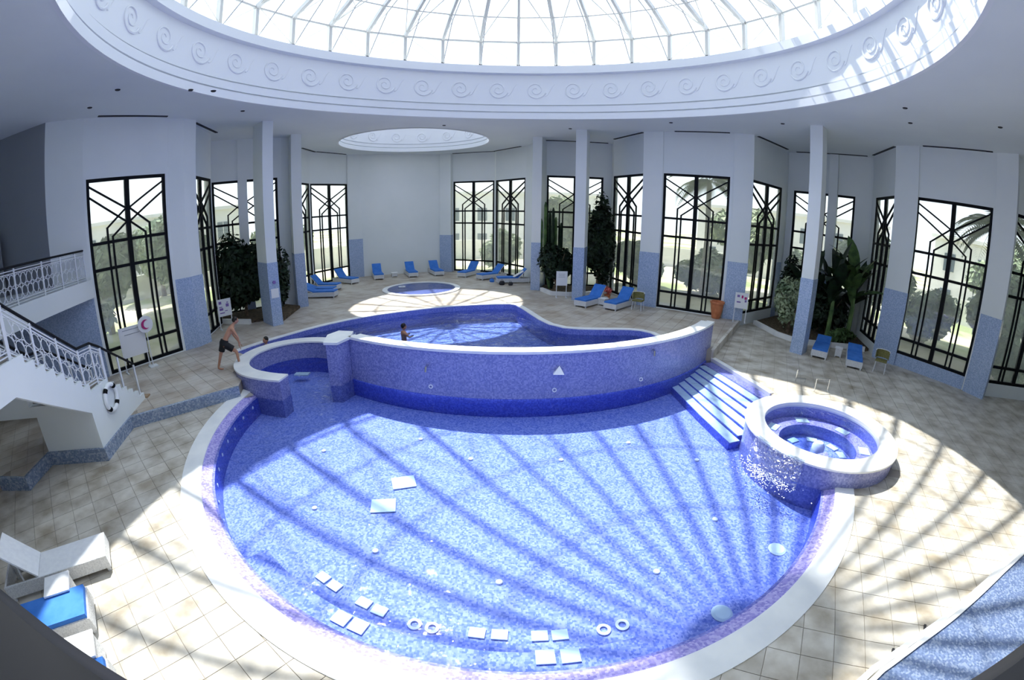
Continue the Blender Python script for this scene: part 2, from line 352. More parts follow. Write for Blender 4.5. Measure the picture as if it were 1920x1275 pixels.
def dome(c, n, prof, rot, w, label, band, inner=True):
    root = struct(thing('skylight_dome', label, 'skylight', (c[0], c[1], 0)), label, 'skylight')
    def P(i, k, off=0): a = k * 2 * PI / n; return ((prof[i][0] + off) * math.sin(a), (prof[i][0] + off) * math.cos(a), prof[i][1])
    rb = MB()
    for i in range(len(prof) - 1): rb.bar(P(i, 0), P(i + 1, 0), w * (1.0 if i < 2 else 0.8), w * 1.4)
    rib = rb.mesh('rib', FRAMEW)
    panes = [MB().add([P(i, 0, .03), P(i, 1, .03), P(i + 1, 1, .03), P(i + 1, 0, .03)], [(0, 1, 2, 3)]).mesh('glass_pane', DGLASS) for i in range(len(prof) - 1)]
    bolt = MB().box(P(0, 0, -.06), (w * .9, w * 1.0, 0.10)).mesh('bolt', DARKW)
    rod = MB()
    if band: rod.tube([P(1, 0, -.1), P(0, 1, -.1)], 0.012, 4)
    rod2 = MB()
    if band: rod2.tube([P(1, 0, -.1), P(0, -1, -.1)], 0.012, 4)
    tr = MB()
    if inner:
        q = P(0, 0, -.22); q2 = (P(2, 0)[0], P(2, 0, -.35)[1], P(2, 0)[2] - 0.45); q3 = (0, P(3, 0)[1], P(3, 0)[2] - 0.5)
        tr.tube([q, q2], 0.022, 5); tr.tube([q2, q3], 0.022, 5); tr.tube([q2, P(2, 0)], 0.018, 4); tr.tube([P(1, 0, -.06), q2], 0.015, 4)
    dg1 = MB(); dg2 = MB()
    if inner: dg1.tube([P(1, 0, -.1), P(3, 1)], 0.02, 5); dg2.tube([P(1, 0, -.1), P(3, -1)], 0.02, 5)
    meshes = [('rib', rib, 1)] + [('glass_pane', p, 1) for p in panes] + [('bolt', bolt, 1)]
    if band: meshes += [('brace_rod', rod.mesh('brace_rod', FRAMEW), 2), ('brace_rod', rod2.mesh('brace_rod', FRAMEW), 2)]
    if inner: meshes += [('truss_rod', tr.mesh('truss_rod', FRAMEW), 1), ('strut', dg1.mesh('strut', FRAMEW), 2), ('strut', dg2.mesh('strut', FRAMEW), 2)]
    for k in range(n):
        for nm, me, st in meshes:
            if k % st == 0: link(nm, me, root, rz=-(rot + k * 2 * PI / n))
    for i in range(len(prof)):
        rg = MB().tube([P(i, k) for k in range(n)], w * (0.5 if i < 2 else 0.24), 6, True); o = rg.build('ring_beam', FRAMEW, root); o.rotation_euler = (0, 0, -rot)
    hub = MB().lathe([(0, prof[-1][1] + .1), (prof[-1][0], prof[-1][1] + .02), (prof[-1][0], prof[-1][1] - .12), (0, prof[-1][1] - .12)], (0, 0), 36).build('hub_plate', FRAMEW, root)
    return root
dome(DC, 36, [(9.37, 11.06), (9.45, 12.27), (7.83, 12.78), (5.8, 13.2), (3.6, 13.5), (1.2, 13.68)], ROT0, 0.13, 'great round glass dome with cream ribs over the main pool', True)
dome(SD, 16, [(4.35, 10.52), (3.1, 11.1), (1.7, 11.5), (0.5, 11.65)], 0.1, 0.09, 'small round glass dome over the far end of the hall', False, False)

# ------------------------------------------------------------------ window builder
WZ0, WZ1 = 0.34, 6.64
wcount = [0]
def window(P0, P1, label, z0=WZ0, z1=WZ1, lights=2):
    wcount[0] += 1
    a, b = Vector(P0), Vector(P1); L = (b - a).length; rz = math.atan2(b.y - a.y, b.x - a.x)
    root = struct(thing('window_%d' % wcount[0], label, 'window', (a.x, a.y, 0), rz), label, 'window')
    fm = MB(); t = 0.11
    fm.box((t / 2, 0, (z0 + z1) / 2), (t, .1, z1 - z0)); fm.box((L - t / 2, 0, (z0 + z1) / 2), (t, .1, z1 - z0))
    fm.box((L / 2, 0, z0 + t / 2), (L - 2 * t, .1, t)); fm.box((L / 2, 0, z1 - t / 2), (L - 2 * t, .1, t)); fm.build('frame', BLACKM, root)
    if lights == 2: MB().box((L / 2, 0, (z0 + z1) / 2), (0.17, .14, z1 - z0 - 2 * t)).build('mullion', BLACKM, root)
    for z in (1.12, 3.73, 4.57): MB().box((L / 2, -.01, z), (L - 2 * t, .08, 0.10)).build('transom', BLACKM, root)
    zz = [z0 + t, 1.07, 1.17, 3.68, 3.78, 4.52, 4.62, z1 - t]
    for k in range(0, 8, 2):
        for q0, q1 in (((t, L / 2 - .085), (L / 2 + .085, L - t)) if lights == 2 else ((t, L - t),)):
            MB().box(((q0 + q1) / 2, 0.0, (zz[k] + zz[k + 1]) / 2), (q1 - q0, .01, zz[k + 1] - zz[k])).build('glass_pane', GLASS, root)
    half = L / 2 if lights == 2 else L
    def X(u, side): return u * half if side == 0 else L - u * half
    for side in ((0, 1) if lights == 2 else (0,)):
        for z_a, z_b in ((6.42, 5.60), (6.08, 5.15)):
            MB().bar((X(.04, side), -.02, z_a), (X(.96, side), -.02, z_b), .075, .06).build('diagonal_bar', BLACKM, root)
        for u, zt, zb in ((.46, 5.60, 5.02), (.58, 5.15, 4.73)):
            MB().bar((X(.96, side), -.035, zt), (X(u, side), -.035, zb), .075, .06).build('diagonal_bar', BLACKM, root)
            MB().bar((X(u, side), -.035, zb + .03), (X(u, side), -.035, z0 + t), .07, .06).build('vertical_bar', BLACKM, root)
    return root

# ------------------------------------------------------------------ walls (polyline around the hall); left of travel = inside
def wall(name, P0, P1, label, win=None, z0=-0.1, z1=ZC, th=0.25, m=WHITE, dado=None, sillz=None, wlabel='', pier=None):
    a, b = Vector(P0), Vector(P1); L = (b - a).length; d = (b - a) / L; n = Vector((-d.y, d.x))     # n points outside
    rz = math.atan2(d.y, d.x); mb = MB()
    def slab(s0, s1, za, zb, mm=mb, off=0, t=th):
        if s1 - s0 < 0.01 or zb - za < 0.01: return
        c = a + d * (s0 + s1) / 2 + n * (t / 2 + off); mm.box((c.x, c.y, (za + zb) / 2), (s1 - s0, t, zb - za), rz)
    if win:
        s0, s1 = win; wz0 = sillz if sillz is not None else WZ0
        slab(0, s0, z0, z1); slab(s1, L, z0, z1); slab(s0, s1, WZ1, z1); slab(s0, s1, z0, wz0)
        q0 = a + d * s0 + n * 0.06; q1 = a + d * s1 + n * 0.06
        window((q0.x, q0.y), (q1.x, q1.y), wlabel, wz0, WZ1)
    else: slab(0, L, z0, z1)
    o = struct(mb.build(name, m), label, 'wall')
    if dado:
        dm = MB()
        for s0_, s1_, h0, h1 in dado: slab(s0_, s1_, h0, h1, dm, -0.02, 0.02)
        dm.build('mosaic_cladding', M_DADO, o)
    return o
def column(poly, label, z0=0.3, dz=2.9, name='column'):
    o = struct(MB().prism(poly, z0, ZC).build(name, WHITE), label, 'column')
    c = Vector((sum(p[0] for p in poly) / len(poly), sum(p[1] for p in poly) / len(poly)))
    q = [((Vector(p) - c) * 1.0 + (Vector(p) - c).normalized() * 0.02 + c) for p in poly]
    MB().prism([(p.x, p.y) for p in q], z0, dz).build('mosaic_base', M_DADO, o); return o
def rect(front, ang, w, dep):   # front = centre of the front face, ang = azimuth (deg from +Y) of the depth direction
    a = math.radians(ang); d = Vector((math.sin(a), math.cos(a))); s = Vector((d.y, -d.x)); f = Vector(front)
    return [tuple(f - s * w / 2), tuple(f + s * w / 2), tuple(f + s * w / 2 + d * dep), tuple(f - s * w / 2 + d * dep)]

wall('wall_left', (-13.13, 9.61), (-11.83, 12.47), 'white wall over the tall window behind the stairs', (0.10, 3.04), wlabel='tall lattice window beside the staircase, nearest on the left')
wall('wall_left', (-11.8, 13.6), (-12.8, 16.3), 'narrow white wall beyond the first mosaic column on the left', (0.1, 2.83), wlabel='lattice window behind the first thick column on the left')
wall('wall_left', (-13.95, 17.6), (-11.1, 19.75), 'white wall behind the bushy tree in the left planting bay', (0.12, 3.35), wlabel='lattice window behind the big dark bushy tree')
wall('wall_left', (-12.05, 22.3), (-12.30, 25.4), 'white wall of the far left corner', (0.1, 3.0), wlabel='lattice window in the far left corner, left one of the pair')
wall('wall_left', (-12.33, 25.41), (-10.95, 28.5), 'white wall left of the blank end wall', (0.06, 3.3), wlabel='lattice window next left of the blank end wall')
wall('wall_back', (-10.4, 28.9), (-4.7, 31.35), 'blank white end wall behind three loungers')
wall('wall_back', (-4.28, 31.07), (-1.24, 30.07), 'white wall right of the blank end wall', (0.1, 3.14), wlabel='lattice window next right of the blank end wall')
wall('wall_back', (-1.22, 30.03), (0.75, 27.15), 'white wall at the far right corner', (0.06, 3.4), wlabel='lattice window angled in the far corner behind the bags')
wall('wall_back', (1.35, 25.12), (5.5, 24.97), 'white wall behind the cactus planting bay', (0.5, 3.68), wlabel='lattice window behind the tall cactus')
wall('wall_right', (5.3, 23.65), (6.2, 20.7), 'white wall left of the wide window opposite', (0.03, 3.0), wlabel='narrow looking lattice window right of the dark climber')
wall('wall_right', (6.75, 19.98), (9.6, 18.13), 'white wall over the wide window opposite', (0.12, 3.2), wlabel='wide lattice window with a terracotta pot at its corner')
wall('wall_right', (10.35, 17.9), (13.65, 19.9), 'white wall right of the terracotta pot', (0.1, 3.3), sillz=0.55, dado=[(3.32, 3.85, 0, 2.9)], wlabel='lattice window above the pale flowering shrub')
wall('wall_right', (13.9, 20.15), (16.75, 16.5), 'white wall behind the banana plants', (0.35, 3.62), wlabel='lattice window behind the banana plants')
wall('wall_right', (16.42, 16.35), (15.0, 13.45), 'white wall right of the banana plants', (0.5, 3.1), sillz=0.45, wlabel='lattice window seen edge on right of the banana plants')
wall('wall_right', (15.15, 12.6), (16.64, 9.3), 'white wall over the tall window on the near right', (0.08, 3.28), sillz=0.5, dado=[(0.08, 3.28, 0, 0.5)], wlabel='tall lattice window between two mosaic columns on the right')
wall('wall_right', (17.0, 9.0), (20.6, 7.6), 'white wall at the right edge of the picture', (0.1, 3.4), sillz=0.5, wlabel='lattice window at the right edge of the picture')
wall('wall_right', (20.6, 7.6), (22.5, 2.0), 'plain white wall beyond the right edge')
wall('wall_right', (22.5, 2.0), (16.0, -4.0), 'plain white wall behind the camera on the right')
wall('wall_front', (16.0, -4.0), (-16.5, -4.0), 'plain white wall behind the camera')
wall('wall_left', (-16.5, -4.0), (-20.0, 7.2), 'plain gallery wall beyond the left edge')
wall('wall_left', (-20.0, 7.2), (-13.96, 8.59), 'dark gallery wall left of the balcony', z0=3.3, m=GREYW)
wall('wall_left', (-15.9, 6.2), (-13.96, 8.59), 'blue mosaic wall under the balcony', z1=3.0, dado=[(0, 3.08, 0.3, 2.95)])
wall('wall_left', (-13.96, 8.59), (-13.13, 9.61), 'white wall strip between gallery and first window', dado=[(0, 1.315, 0.3, 2.9)])

column([(-11.92, 12.35), (-11.5, 13.0), (-11.43, 13.62), (-11.95, 13.7), (-12.2, 12.6)][:5], 'thick corner column right of the first left window')
for fr, an, w, dp, lb, z0 in [((-9.63, 15.98), -52, 0.46, 1.15, 'freestanding column in front of the bushy tree with a small notice', 0.3),
                              ((-10.12, 19.43), -35, 0.50, 1.2, 'column behind the freestanding column at the left of the inner bay', 0.3),
                              ((1.22, 23.73), 14, 0.50, 1.5, 'column left of the cactus planting', 0.3),
                              ((3.16, 21.12), 17, 0.52, 1.1, 'freestanding column between the cactus and the dark climber', 0.3),
                              ((10.86, 13.91), 54, 0.50, 0.65, 'freestanding column beside the two blue loungers on the right', 0.0)]:
    column(rect(fr, an, w, dp), lb, z0)
column(rect((-12.62, 18.52), -38, 0.45, 0.45), 'slim column in the left bay behind the bushy tree')
column(rect((15.2, 18.0), 50, 0.45, 0.45), 'slim column among the banana plants', 0.0)
column([(-10.95, 28.35), (-10.15, 28.88), (-10.3, 29.25), (-11.1, 28.75)], 'pilaster at the left end of the blank end wall')
column([(-5.15, 31.0), (-4.33, 30.72), (-4.2, 31.2), (-5.1, 31.4)], 'pilaster at the right end of the blank end wall')
column([(6.0, 20.42), (6.78, 19.86), (7.0, 20.3), (6.35, 20.9)], 'corner column left of the wide window opposite')
column([(9.5, 18.05), (10.3, 17.65), (10.55, 18.1), (9.8, 18.55)], 'corner column behind the terracotta pot')
column([(14.82, 13.45), (15.12, 12.4), (15.6, 12.7), (15.25, 13.7)], 'column left of the tall window on the near right', 0.0)
column([(16.45, 9.5), (16.62, 8.62), (17.3, 8.9), (16.9, 9.6)], 'rightmost column beside the tall window', 0.0)
column(rect((-12.9, 5.2), -70, 0.5, 0.5), 'column at the left edge behind the balcony railing', 3.5, 3.6)

# ------------------------------------------------------------------ decks
PC = (0.2, 9.98); PR = 7.46
spa_c = (7.0, 7.3)
pool_arc = arc(PC[0], PC[1], 7.66, -29, -182, 90)
spa_arc = arc(spa_c[0], spa_c[1], 1.8, 80, -62, 24)
low_poly = [(-14, -3.9), (16, -3.9), (22, 1.8), (20.6, 7.6), (17.1, 9.0), (16.7, 9.4), (15.2, 12.6), (15.1, 13.5), (16.5, 16.45), (16.9, 16.6), (14.0, 20.3), (13.6, 19.95), (10.3, 17.9), (6.82, 13.38)] + \
    [(7.42, 10.3)] + spa_arc + pool_arc[0:] + [(-7.45, 9.6), (-9.53, 7.26), (-8.9, 5.73), (-10.46, 5.04), (-10.08, 4.0), (-14, 2.3)]
rim = [(-9.36, 12.48), (-9.17, 13.02), (-8.8, 13.75), (-8.45, 14.35), (-7.95, 15.2), (-7.3, 16.1), (-6.6, 16.9), (-5.8, 17.6), (-4.92, 18.2), (-4.0, 18.75), (-3.11, 19.2), (-2.3, 19.5), (-1.48, 19.72), (-0.7, 19.88), (-0.15, 19.93),
       (0.15, 19.75), (0.4, 19.1), (0.72, 18.1), (1.06, 17.07), (1.4, 16.35), (1.93, 15.85), (2.5, 15.7), (3.17, 15.68), (3.9, 15.72), (4.44, 15.72), (4.85, 15.6), (5.14, 15.3), (5.3, 14.9)]
# the curved front wall: circle through three points
def circ3(a, b, c):
    ax, ay = a; bx, by = b; cx, cy_ = c; D = 2 * (ax * (by - cy_) + bx * (cy_ - ay) + cx * (ay - by))
    ux = ((ax * ax + ay * ay) * (by - cy_) + (bx * bx + by * by) * (cy_ - ay) + (cx * cx + cy_ * cy_) * (ay - by)) / D
    uy = ((ax * ax + ay * ay) * (cx - bx) + (bx * bx + by * by) * (ax - cx) + (cx * cx + cy_ * cy_) * (bx - ax)) / D
    return ux, uy, math.hypot(ax - ux, ay - uy)
wx, wy, wr = circ3((-4.64, 11.46), (0.55, 10.32), (6.93, 13.75))
aL = math.degrees(math.atan2(11.46 - wy, -4.64 - wx)) % 360; aR = math.degrees(math.atan2(13.75 - wy, 6.93 - wx)) % 360
wpath = arc(wx, wy, wr, aL, aR, 60)
RC = (-6.62, 11.73)      # round nook
ring_out = arc(RC[0], RC[1], 1.93, 38, 193, 40)   # channel side
up_poly = [(-9.53, 7.26), (-7.42, 9.62)] + arc(RC[0], RC[1], 1.9, 238, 172, 10) + rim + [(5.75, 13.45), (6.82, 13.38), (10.3, 17.9), (7.0, 22), (6.6, 25.6), (2, 26), (1.2, 29), (-1, 31.5), (-4.5, 32.4), (-11, 29.8), (-13.4, 26), (-12.9, 21), (-15, 18.6), (-13.3, 14), (-12.6, 12), (-14.4, 8.6), (-17, 5), (-15.8, 2.3), (-10.9, 2.3), (-10.9, 3.7), (-10.08, 4.0), (-10.46, 5.04), (-8.9, 5.73)]
floor_low = struct(MB().prism(low_poly, -0.25, -0.012).build('floor', GROUT), 'lower pool deck of square beige stone tiles', 'floor')
floor_up = struct(MB().prism(up_poly, -0.25, ZU - 0.012).build('floor', GROUT), 'upper deck of brown beige stone tiles around the raised pool', 'floor')

def seg_near(p, a, b):
    ax, ay = a; bx, by = b; dx, dy = bx - ax, by - ay; l = dx * dx + dy * dy
    t = max(0, min(1, ((p[0] - ax) * dx + (p[1] - ay) * dy) / l)) if l else 0
    return math.hypot(p[0] - ax - t * dx, p[1] - ay - t * dy)
def inside(p, poly):
    r = False; n = len(poly); j = n - 1
    for i in range(n):
        xi, yi = poly[i]; xj, yj = poly[j]
        if (yi > p[1]) != (yj > p[1]) and p[0] < (xj - xi) * (p[1] - yi) / (yj - yi) + xi: r = not r
        j = i
    return r
def area(p): return 0.5 * sum(p[i][0] * p[(i + 1) % len(p)][1] - p[(i + 1) % len(p)][0] * p[i][1] for i in range(len(p)))
def halfclip(poly, a, b):            # keep the left side of a->b
    out = []; n = len(poly)
    def s(p): return (b[0] - a[0]) * (p[1] - a[1]) - (b[1] - a[1]) * (p[0] - a[0])
    for i in range(n):
        p, q = poly[i], poly[(i + 1) % n]; sp_, sq = s(p), s(q)
        if sp_ >= 0: out.append(p)
        if sp_ * sq < 0:
            t = sp_ / (sp_ - sq); out.append((p[0] + (q[0] - p[0]) * t, p[1] + (q[1] - p[1]) * t))
    return out
def tiles(floor, poly, z, size, ang, m, bounds, nind=300, under=()):
    if area(poly) < 0: poly = poly[::-1]
    n = len(poly); edges = [(poly[i], poly[(i + 1) % n]) for i in range(n)]
    ca, sa = math.cos(ang), math.sin(ang); h = size / 2 - 0.005; th = 0.03
    allt = []
    x0, y0, x1, y1 = bounds; R = int(60 / size)
    for i in range(-R, R):
        for j in range(-R, R):
            u, v = i * size, j * size; c = (u * ca - v * sa, u * sa + v * ca)
            if not (x0 < c[0] < x1 and y0 < c[1] < y1): continue
            near = [e for e in edges if seg_near(c, *e) < size * 0.72]
            if near and any(e[0] in under and e[1] in under for e in near):      # runs on under the riser
                q = [(c[0] + a * h * ca - b * h * sa, c[1] + a * h * sa + b * h * ca) for a, b in ((-1, -1), (1, -1), (1, 1), (-1, 1))]
                if any(inside(p, poly) for p in q): allt.append((c, None))
                continue
            if not near:
                if inside(c, poly): allt.append((c, None))
            else:
                q = [(c[0] + a * h * ca - b * h * sa, c[1] + a * h * sa + b * h * ca) for a, b in ((-1, -1), (1, -1), (1, 1), (-1, 1))]
                e = min(near, key=lambda e: seg_near(c, *e)); q = halfclip(q, *e)
                if len(q) >= 3:
                    for e in near:
                        mid = (sum(p[0] for p in q) / len(q), sum(p[1] for p in q) / len(q))
                        q2 = halfclip(q, *e)
                        if len(q2) >= 3 and inside(((sum(p[0] for p in q2) / len(q2)), (sum(p[1] for p in q2) / len(q2))), poly): q = q2
                    mid = (sum(p[0] for p in q) / len(q), sum(p[1] for p in q) / len(q))
                    if len(q) >= 3 and abs(area(q)) > 0.012 and inside(mid, poly): allt.append((mid, q))
    allt.sort(key=lambda t: t[0][0] ** 2 + t[0][1] ** 2)
    full = MB().box((0, 0, -th / 2), (2 * h, 2 * h, th)).mesh('tile', m); rest = MB()
    cnt = 0
    for c, q in allt:
        vis = c[1] > 0.3 and not (c[1] < 1.2 and abs(c[0]) < 4)
        if cnt < nind and vis:
            cnt += 1
            if q is None: link('tile', full, floor, loc=(c[0], c[1], z), rz=ang)
            else:
                link('tile', MB().prism([(p[0] - c[0], p[1] - c[1]) for p in q], -th, 0, False).mesh('tile', m), floor, loc=(c[0], c[1], z))
        else:
            if q is None: rest.box((c[0], c[1], z - th / 2), (2 * h, 2 * h, th), ang)
            else: rest.prism(q, z - th, z, False)
    rest.build('tile_field', m, floor, kind='stuff')
tiles(floor_low, low_poly, 0.0, 0.46, math.radians(-33), DECKT, (-14, -2, 21, 20), under=[(-7.45, 9.6), (-9.53, 7.26), (-8.9, 5.73), (-10.46, 5.04), (-10.08, 4.0), (-14, 2.3)])
tiles(floor_up, up_poly, ZU, 0.46, math.radians(-33), DECKU, (-17, 2, 11, 33))
# faces of the raised deck
for pth, m, lb in [([(-7.42, 9.62), (-9.53, 7.26), (-8.9, 5.73), (-10.46, 5.04), (-10.08, 4.0), (-10.9, 3.7), (-12.5, 3.2)], M_GREY, 'blue mosaic riser between lower deck and upper deck on the left'),
                   ([(10.3, 17.9), (6.82, 13.38)], DECKT, 'low stone riser right of the raised pool')]:
    struct(MB().sweep(pth, [(-.03, -.02), (-.03, ZU + .01), (.08, ZU + .01), (.08, -.02)]).build('trim_3' if m == M_GREY else 'trim_4', m), lb, 'riser')

# ------------------------------------------------------------------ lower pool
pool = thing('swimming_pool', 'large round lower swimming pool with blue mosaic floor', 'pool', (0, 0, 0))
ZF = -0.60; ZW = -0.09
pin = arc(PC[0], PC[1], 7.20, -27, -182, 90)
pool_out = [(-7.3, 9.98)] + [(-7.0, 10.6)] + arc(RC[0], RC[1], 1.7, 200, 20, 24) + [(-4.6, 12)] + wpath + [(7.2, 13.2), (7.5, 10.4), (7.3, 8.9)] + arc(PC[0], PC[1], 7.5, -20, -180, 80)
MB().flat(pool_out, ZF).build('pool_floor', M_FLOOR, pool)
pw = MB(); A_ = arc(PC[0], PC[1], 1, -24, -184, 90)
for r0, z0, r1, z1, m, nm in [(7.47, -0.002, 7.20, ZW - .02, M_RIM, 'sloping_rim'), (7.20, ZW - .02, 7.16, ZF, M_DEEP, 'basin_wall')]:
    q = MB(); n = len(A_)
    for i, (x, y) in enumerate(A_):
        ux, uy = x - PC[0], y - PC[1]; q.v += [(PC[0] + ux * r0, PC[1] + uy * r0, z0), (PC[0] + ux * r1, PC[1] + uy * r1, z1)]
    q.f = [(2 * i, 2 * i + 1, 2 * i + 3, 2 * i + 2) for i in range(n - 1)]; q.build(nm, m, pool, True)
MB().sweep(arc(PC[0], PC[1], 7.46, -30, -182, 110)[::-1], [(-.42, -.01), (-.42, .018), (-.05, .03), (0.0, .015), (0.0, -.05)]).build('coping', COPING, pool, True)
# bench along the near side
bp = MB().sweep(arc(PC[0], PC[1], 6.95, -76, -128, 50)[::-1], [(-.30, ZF), (-.30, -.40), (.22, -.40), (.22, ZF)]); bp.build('bench_ledge', M_FLOOR, pool)
w_poly = [(-7.35, 9.8)] + [(-7.6, 10.7)] + arc(RC[0], RC[1], 1.6, 200, 20, 24) + [(-4.7, 11.8)] + arc(wx, wy, wr + .08, aL, aR, 60) + [(7.0, 12.9), (7.5, 10.4), (7.3, 8.9)] + arc(PC[0], PC[1], 7.25, -20, -180, 90)
MB().flat(w_poly, ZW).build('water', WATER, pool)
# steps into the pool by the spa
for i in range(7):
    z = -0.10 - 0.05 * i; t = i / 6
    a = Vector((6.45 - 1.62 * t, 13.15 - 1.05 * t)); q = Vector((6.80 - 1.82 * t, 11.6 - 1.75 * t)); b = Vector((7.15 - 2.0 * t, 9.7 - 1.35 * t))
    def strip(o0, o1): return [(k.x + o0, k.y + o0 * .2) for k in (a, q, b)] + [(k.x + o1, k.y + o1 * .2) for k in (b, q, a)]
    o = MB().prism(strip(0, .36), ZF, z).build('step', M_RIM if i == 0 else M_DEEP, pool)
    if i: MB().prism(strip(.02, .33), z - .02, z + .008).build('tread', STEPW, o)
MB().sweep([(7.40, 10.25), (6.85, 13.36)], [(-.16, -.02), (-.16, .015), (.03, .015), (.03, -.12)]).build('coping', COPING, pool)
# plates and lamps on the pool floor
def plate(x, y, z, w, h, rz, m=GRATE, nm='massage_plate'): MB().box((x, y, z), (w, h, .02), rz).build(nm, m, pool)
for x, y, rz in [(-2.14, 7.20, .35), (-2.36, 6.40, .2)]: plate(x, y, ZF + .02, .47, .40, rz)
for x, y in [(-2.86, 4.44), (-2.62, 4.30), (-2.08, 4.05), (-1.82, 3.94), (-.42, 3.68), (-.12, 3.66), (.41, 3.64), (.68, 3.65)]:
    plate(x, y, ZF + .02, .22, .17, math.atan2(y - PC[1], x - PC[0]) + PI / 2)
for x, y in [(-2.24, 3.56), (-1.97, 3.47), (.45, 3.16), (.76, 3.17)]: plate(x, y, -.38, .24, .22, math.atan2(y - PC[1], x - PC[0]) + PI / 2)
ring_m = MB().lathe([(.055, 0), (.055, .02), (.10, .02), (.10, 0)], (0, 0), 20, close=True).mesh('floor_jet', FOAM)
for x, y in [(-1.28, 3.76), (-1.03, 3.72), (1.28, 3.70), (1.55, 3.76)]: link('floor_jet', ring_m, pool, loc=(x, y, ZF + .01))
lamp_m = MB().lathe([(0, .03), (.13, .025), (.17, 0)], (0, 0), 24).mesh('pool_lamp', GRATE)
for x, y in [(4.62, 4.88), (3.06, 3.74)]: link('pool_lamp', lamp_m, pool, loc=(x, y, ZF + .01))
noz = MB().lathe([(0, .03), (.05, .02), (.06, 0)], (0, 0), 12).mesh('floor_nozzle', FOAM)
for x, y in [(-2.19, 5.18), (-.15, 4.66), (-3.67, 6.13), (-2.13, 9.0), (2.78, 8.9), (1.1, 8.2), (-.87, 8.2), (3.78, 5.9), (2.3, 4.75), (4.2, 8.0), (-4.3, 8.2)]: link('floor_nozzle', noz, pool, loc=(x, y, ZF + .01))
jet = MB().lathe([(0, .02), (.035, .015), (.045, 0)], (0, 0), 10).mesh('wall_nozzle', FOAM)
for a in range(-196, -128, 5):
    o = link('wall_nozzle', jet, pool, loc=(PC[0] + 7.18 * math.cos(math.radians(a)), PC[1] + 7.18 * math.sin(math.radians(a)), -.25)); o.rotation_euler = (0, PI / 2, math.radians(a + 180))

# ------------------------------------------------------------------ raised pool: front wall, nook, water
up_pool = thing('raised_pool', 'raised upper swimming pool behind a tall curved mosaic wall', 'pool')
ZUW = 0.10
MB().sweep(wpath, [(0, ZF), (0, 1.13), (.42, 1.13), (.42, ZF)]).build('curved_wall', M_WALL, up_pool, True)
MB().sweep(wpath, [(-.001, ZF), (-.03, ZW - .35), (-.03, ZW + .0), (-.001, ZW + .01)]).build('waterline_band', M_DEEP, up_pool, True)
MB().sweep(wpath, [(-.03, 1.13), (-.03, 1.20), (.24, 1.20), (.24, 1.13)]).build('coping', COPING, up_pool, True)
MB().sweep(wpath, [(.25, 1.10), (.25, 1.165), (.46, 1.165), (.46, 1.10)]).build('coping', COPING, up_pool, True)
# pier at the left end of the front wall
pier = [(-5.12, 10.88), (-4.78, 10.88), (-4.62, 11.42), (-4.72, 11.95), (-5.15, 12.0), (-5.3, 11.6)]
MB().prism(pier, ZF, 1.13).build('pier', M_WALL, up_pool)
MB().prism([(-5.16, 10.83), (-4.74, 10.83), (-4.56, 11.42), (-4.68, 12.0), (-5.17, 12.06), (-5.36, 11.6)], 1.13, 1.2).build('pier_cap', COPING, up_pool)
# round nook wall (a C open to the lower pool)
npath = arc(RC[0], RC[1], 1.70, 22, 258, 50) + [(-6.72, 10.0), (-6.4, 9.95), (-6.06, 9.93)]
rp_ = MB().sweep(npath, [(-.22, ZF), (-.22, .45), (.22, .45), (.22, ZF)]); rp_.build('nook_wall', M_WALL, up_pool, True)
MB().sweep(npath, [(-.25, .45), (-.25, .50), (.25, .50), (.25, .45)]).build('nook_coping', COPING, up_pool, True)
MB().sweep(npath, [(.22, ZF), (.235, ZW - .3), (.235, ZW), (.22, ZW)]).build('waterline_band', M_DEEP, up_pool, True)
MB().box((-6.8, 12.35, -.36), (.5, .25, .04), .1).build('nook_plate', GRATE, up_pool)
# rim, basin wall, floor, water
rimp = rim[:-1] + [(5.25, 14.95), (5.3, 13.5)]
MB().sweep(rimp, [(0, ZU - .02), (0, ZU + .03), (.26, ZU + .02), (.26, ZU - .02)]).build('rim_coping', COPING, up_pool, True)
MB().sweep(rimp, [(0.0, ZU), (-.02, ZU), (-.02, -.6), (0.0, -.6)]).build('basin_wall', M_BASIN, up_pool, True)
inner = arc(wx, wy, wr - .42, aR, aL, 50)
upw = rim + [(5.6, 14.2)] + [p for p in inner if p[0] < 5.55] + [(-5.0, 12.1)] + arc(RC[0], RC[1], 1.9, 22, 165, 30)
MB().flat(upw, -.45).build('pool_floor', M_FLOOR, up_pool)
MB().flat(upw, ZUW).build('water', WATER2, up_pool)
# fittings on the curved wall
for x, z in [(-2.16, .72), (3.95, .95)]:
    y = wy - math.sqrt(wr * wr - (x - wx) ** 2)
    f = MB().tube([(x, y, z), (x - .02, y - .12, z), (x - .03, y - .16, z - .12)], .03, 8); f.build('water_spout', CHROME, up_pool, True)
x = 1.18; y = wy - math.sqrt(wr * wr - (x - wx) ** 2)
MB().add([(x - .14, y - .16, .62), (x + .14, y - .16, .62), (x + .02, y - .04, .82), (x - .14, y - .0, .60), (x + .14, y - .0, .60)], [(0, 1, 2), (0, 2, 3), (1, 4, 2), (0, 3, 4, 1)]).build('fountain_hood', FOAM, up_pool)
for x in (-2.1, 1.1, 3.6):
    y = wy - math.sqrt(wr * wr - (x - wx) ** 2); o = link('wall_jet', ring_m, up_pool, loc=(x, y - .01, .15)); o.rotation_euler = (PI / 2, 0, 0); o.scale = (.6, .6, .6)
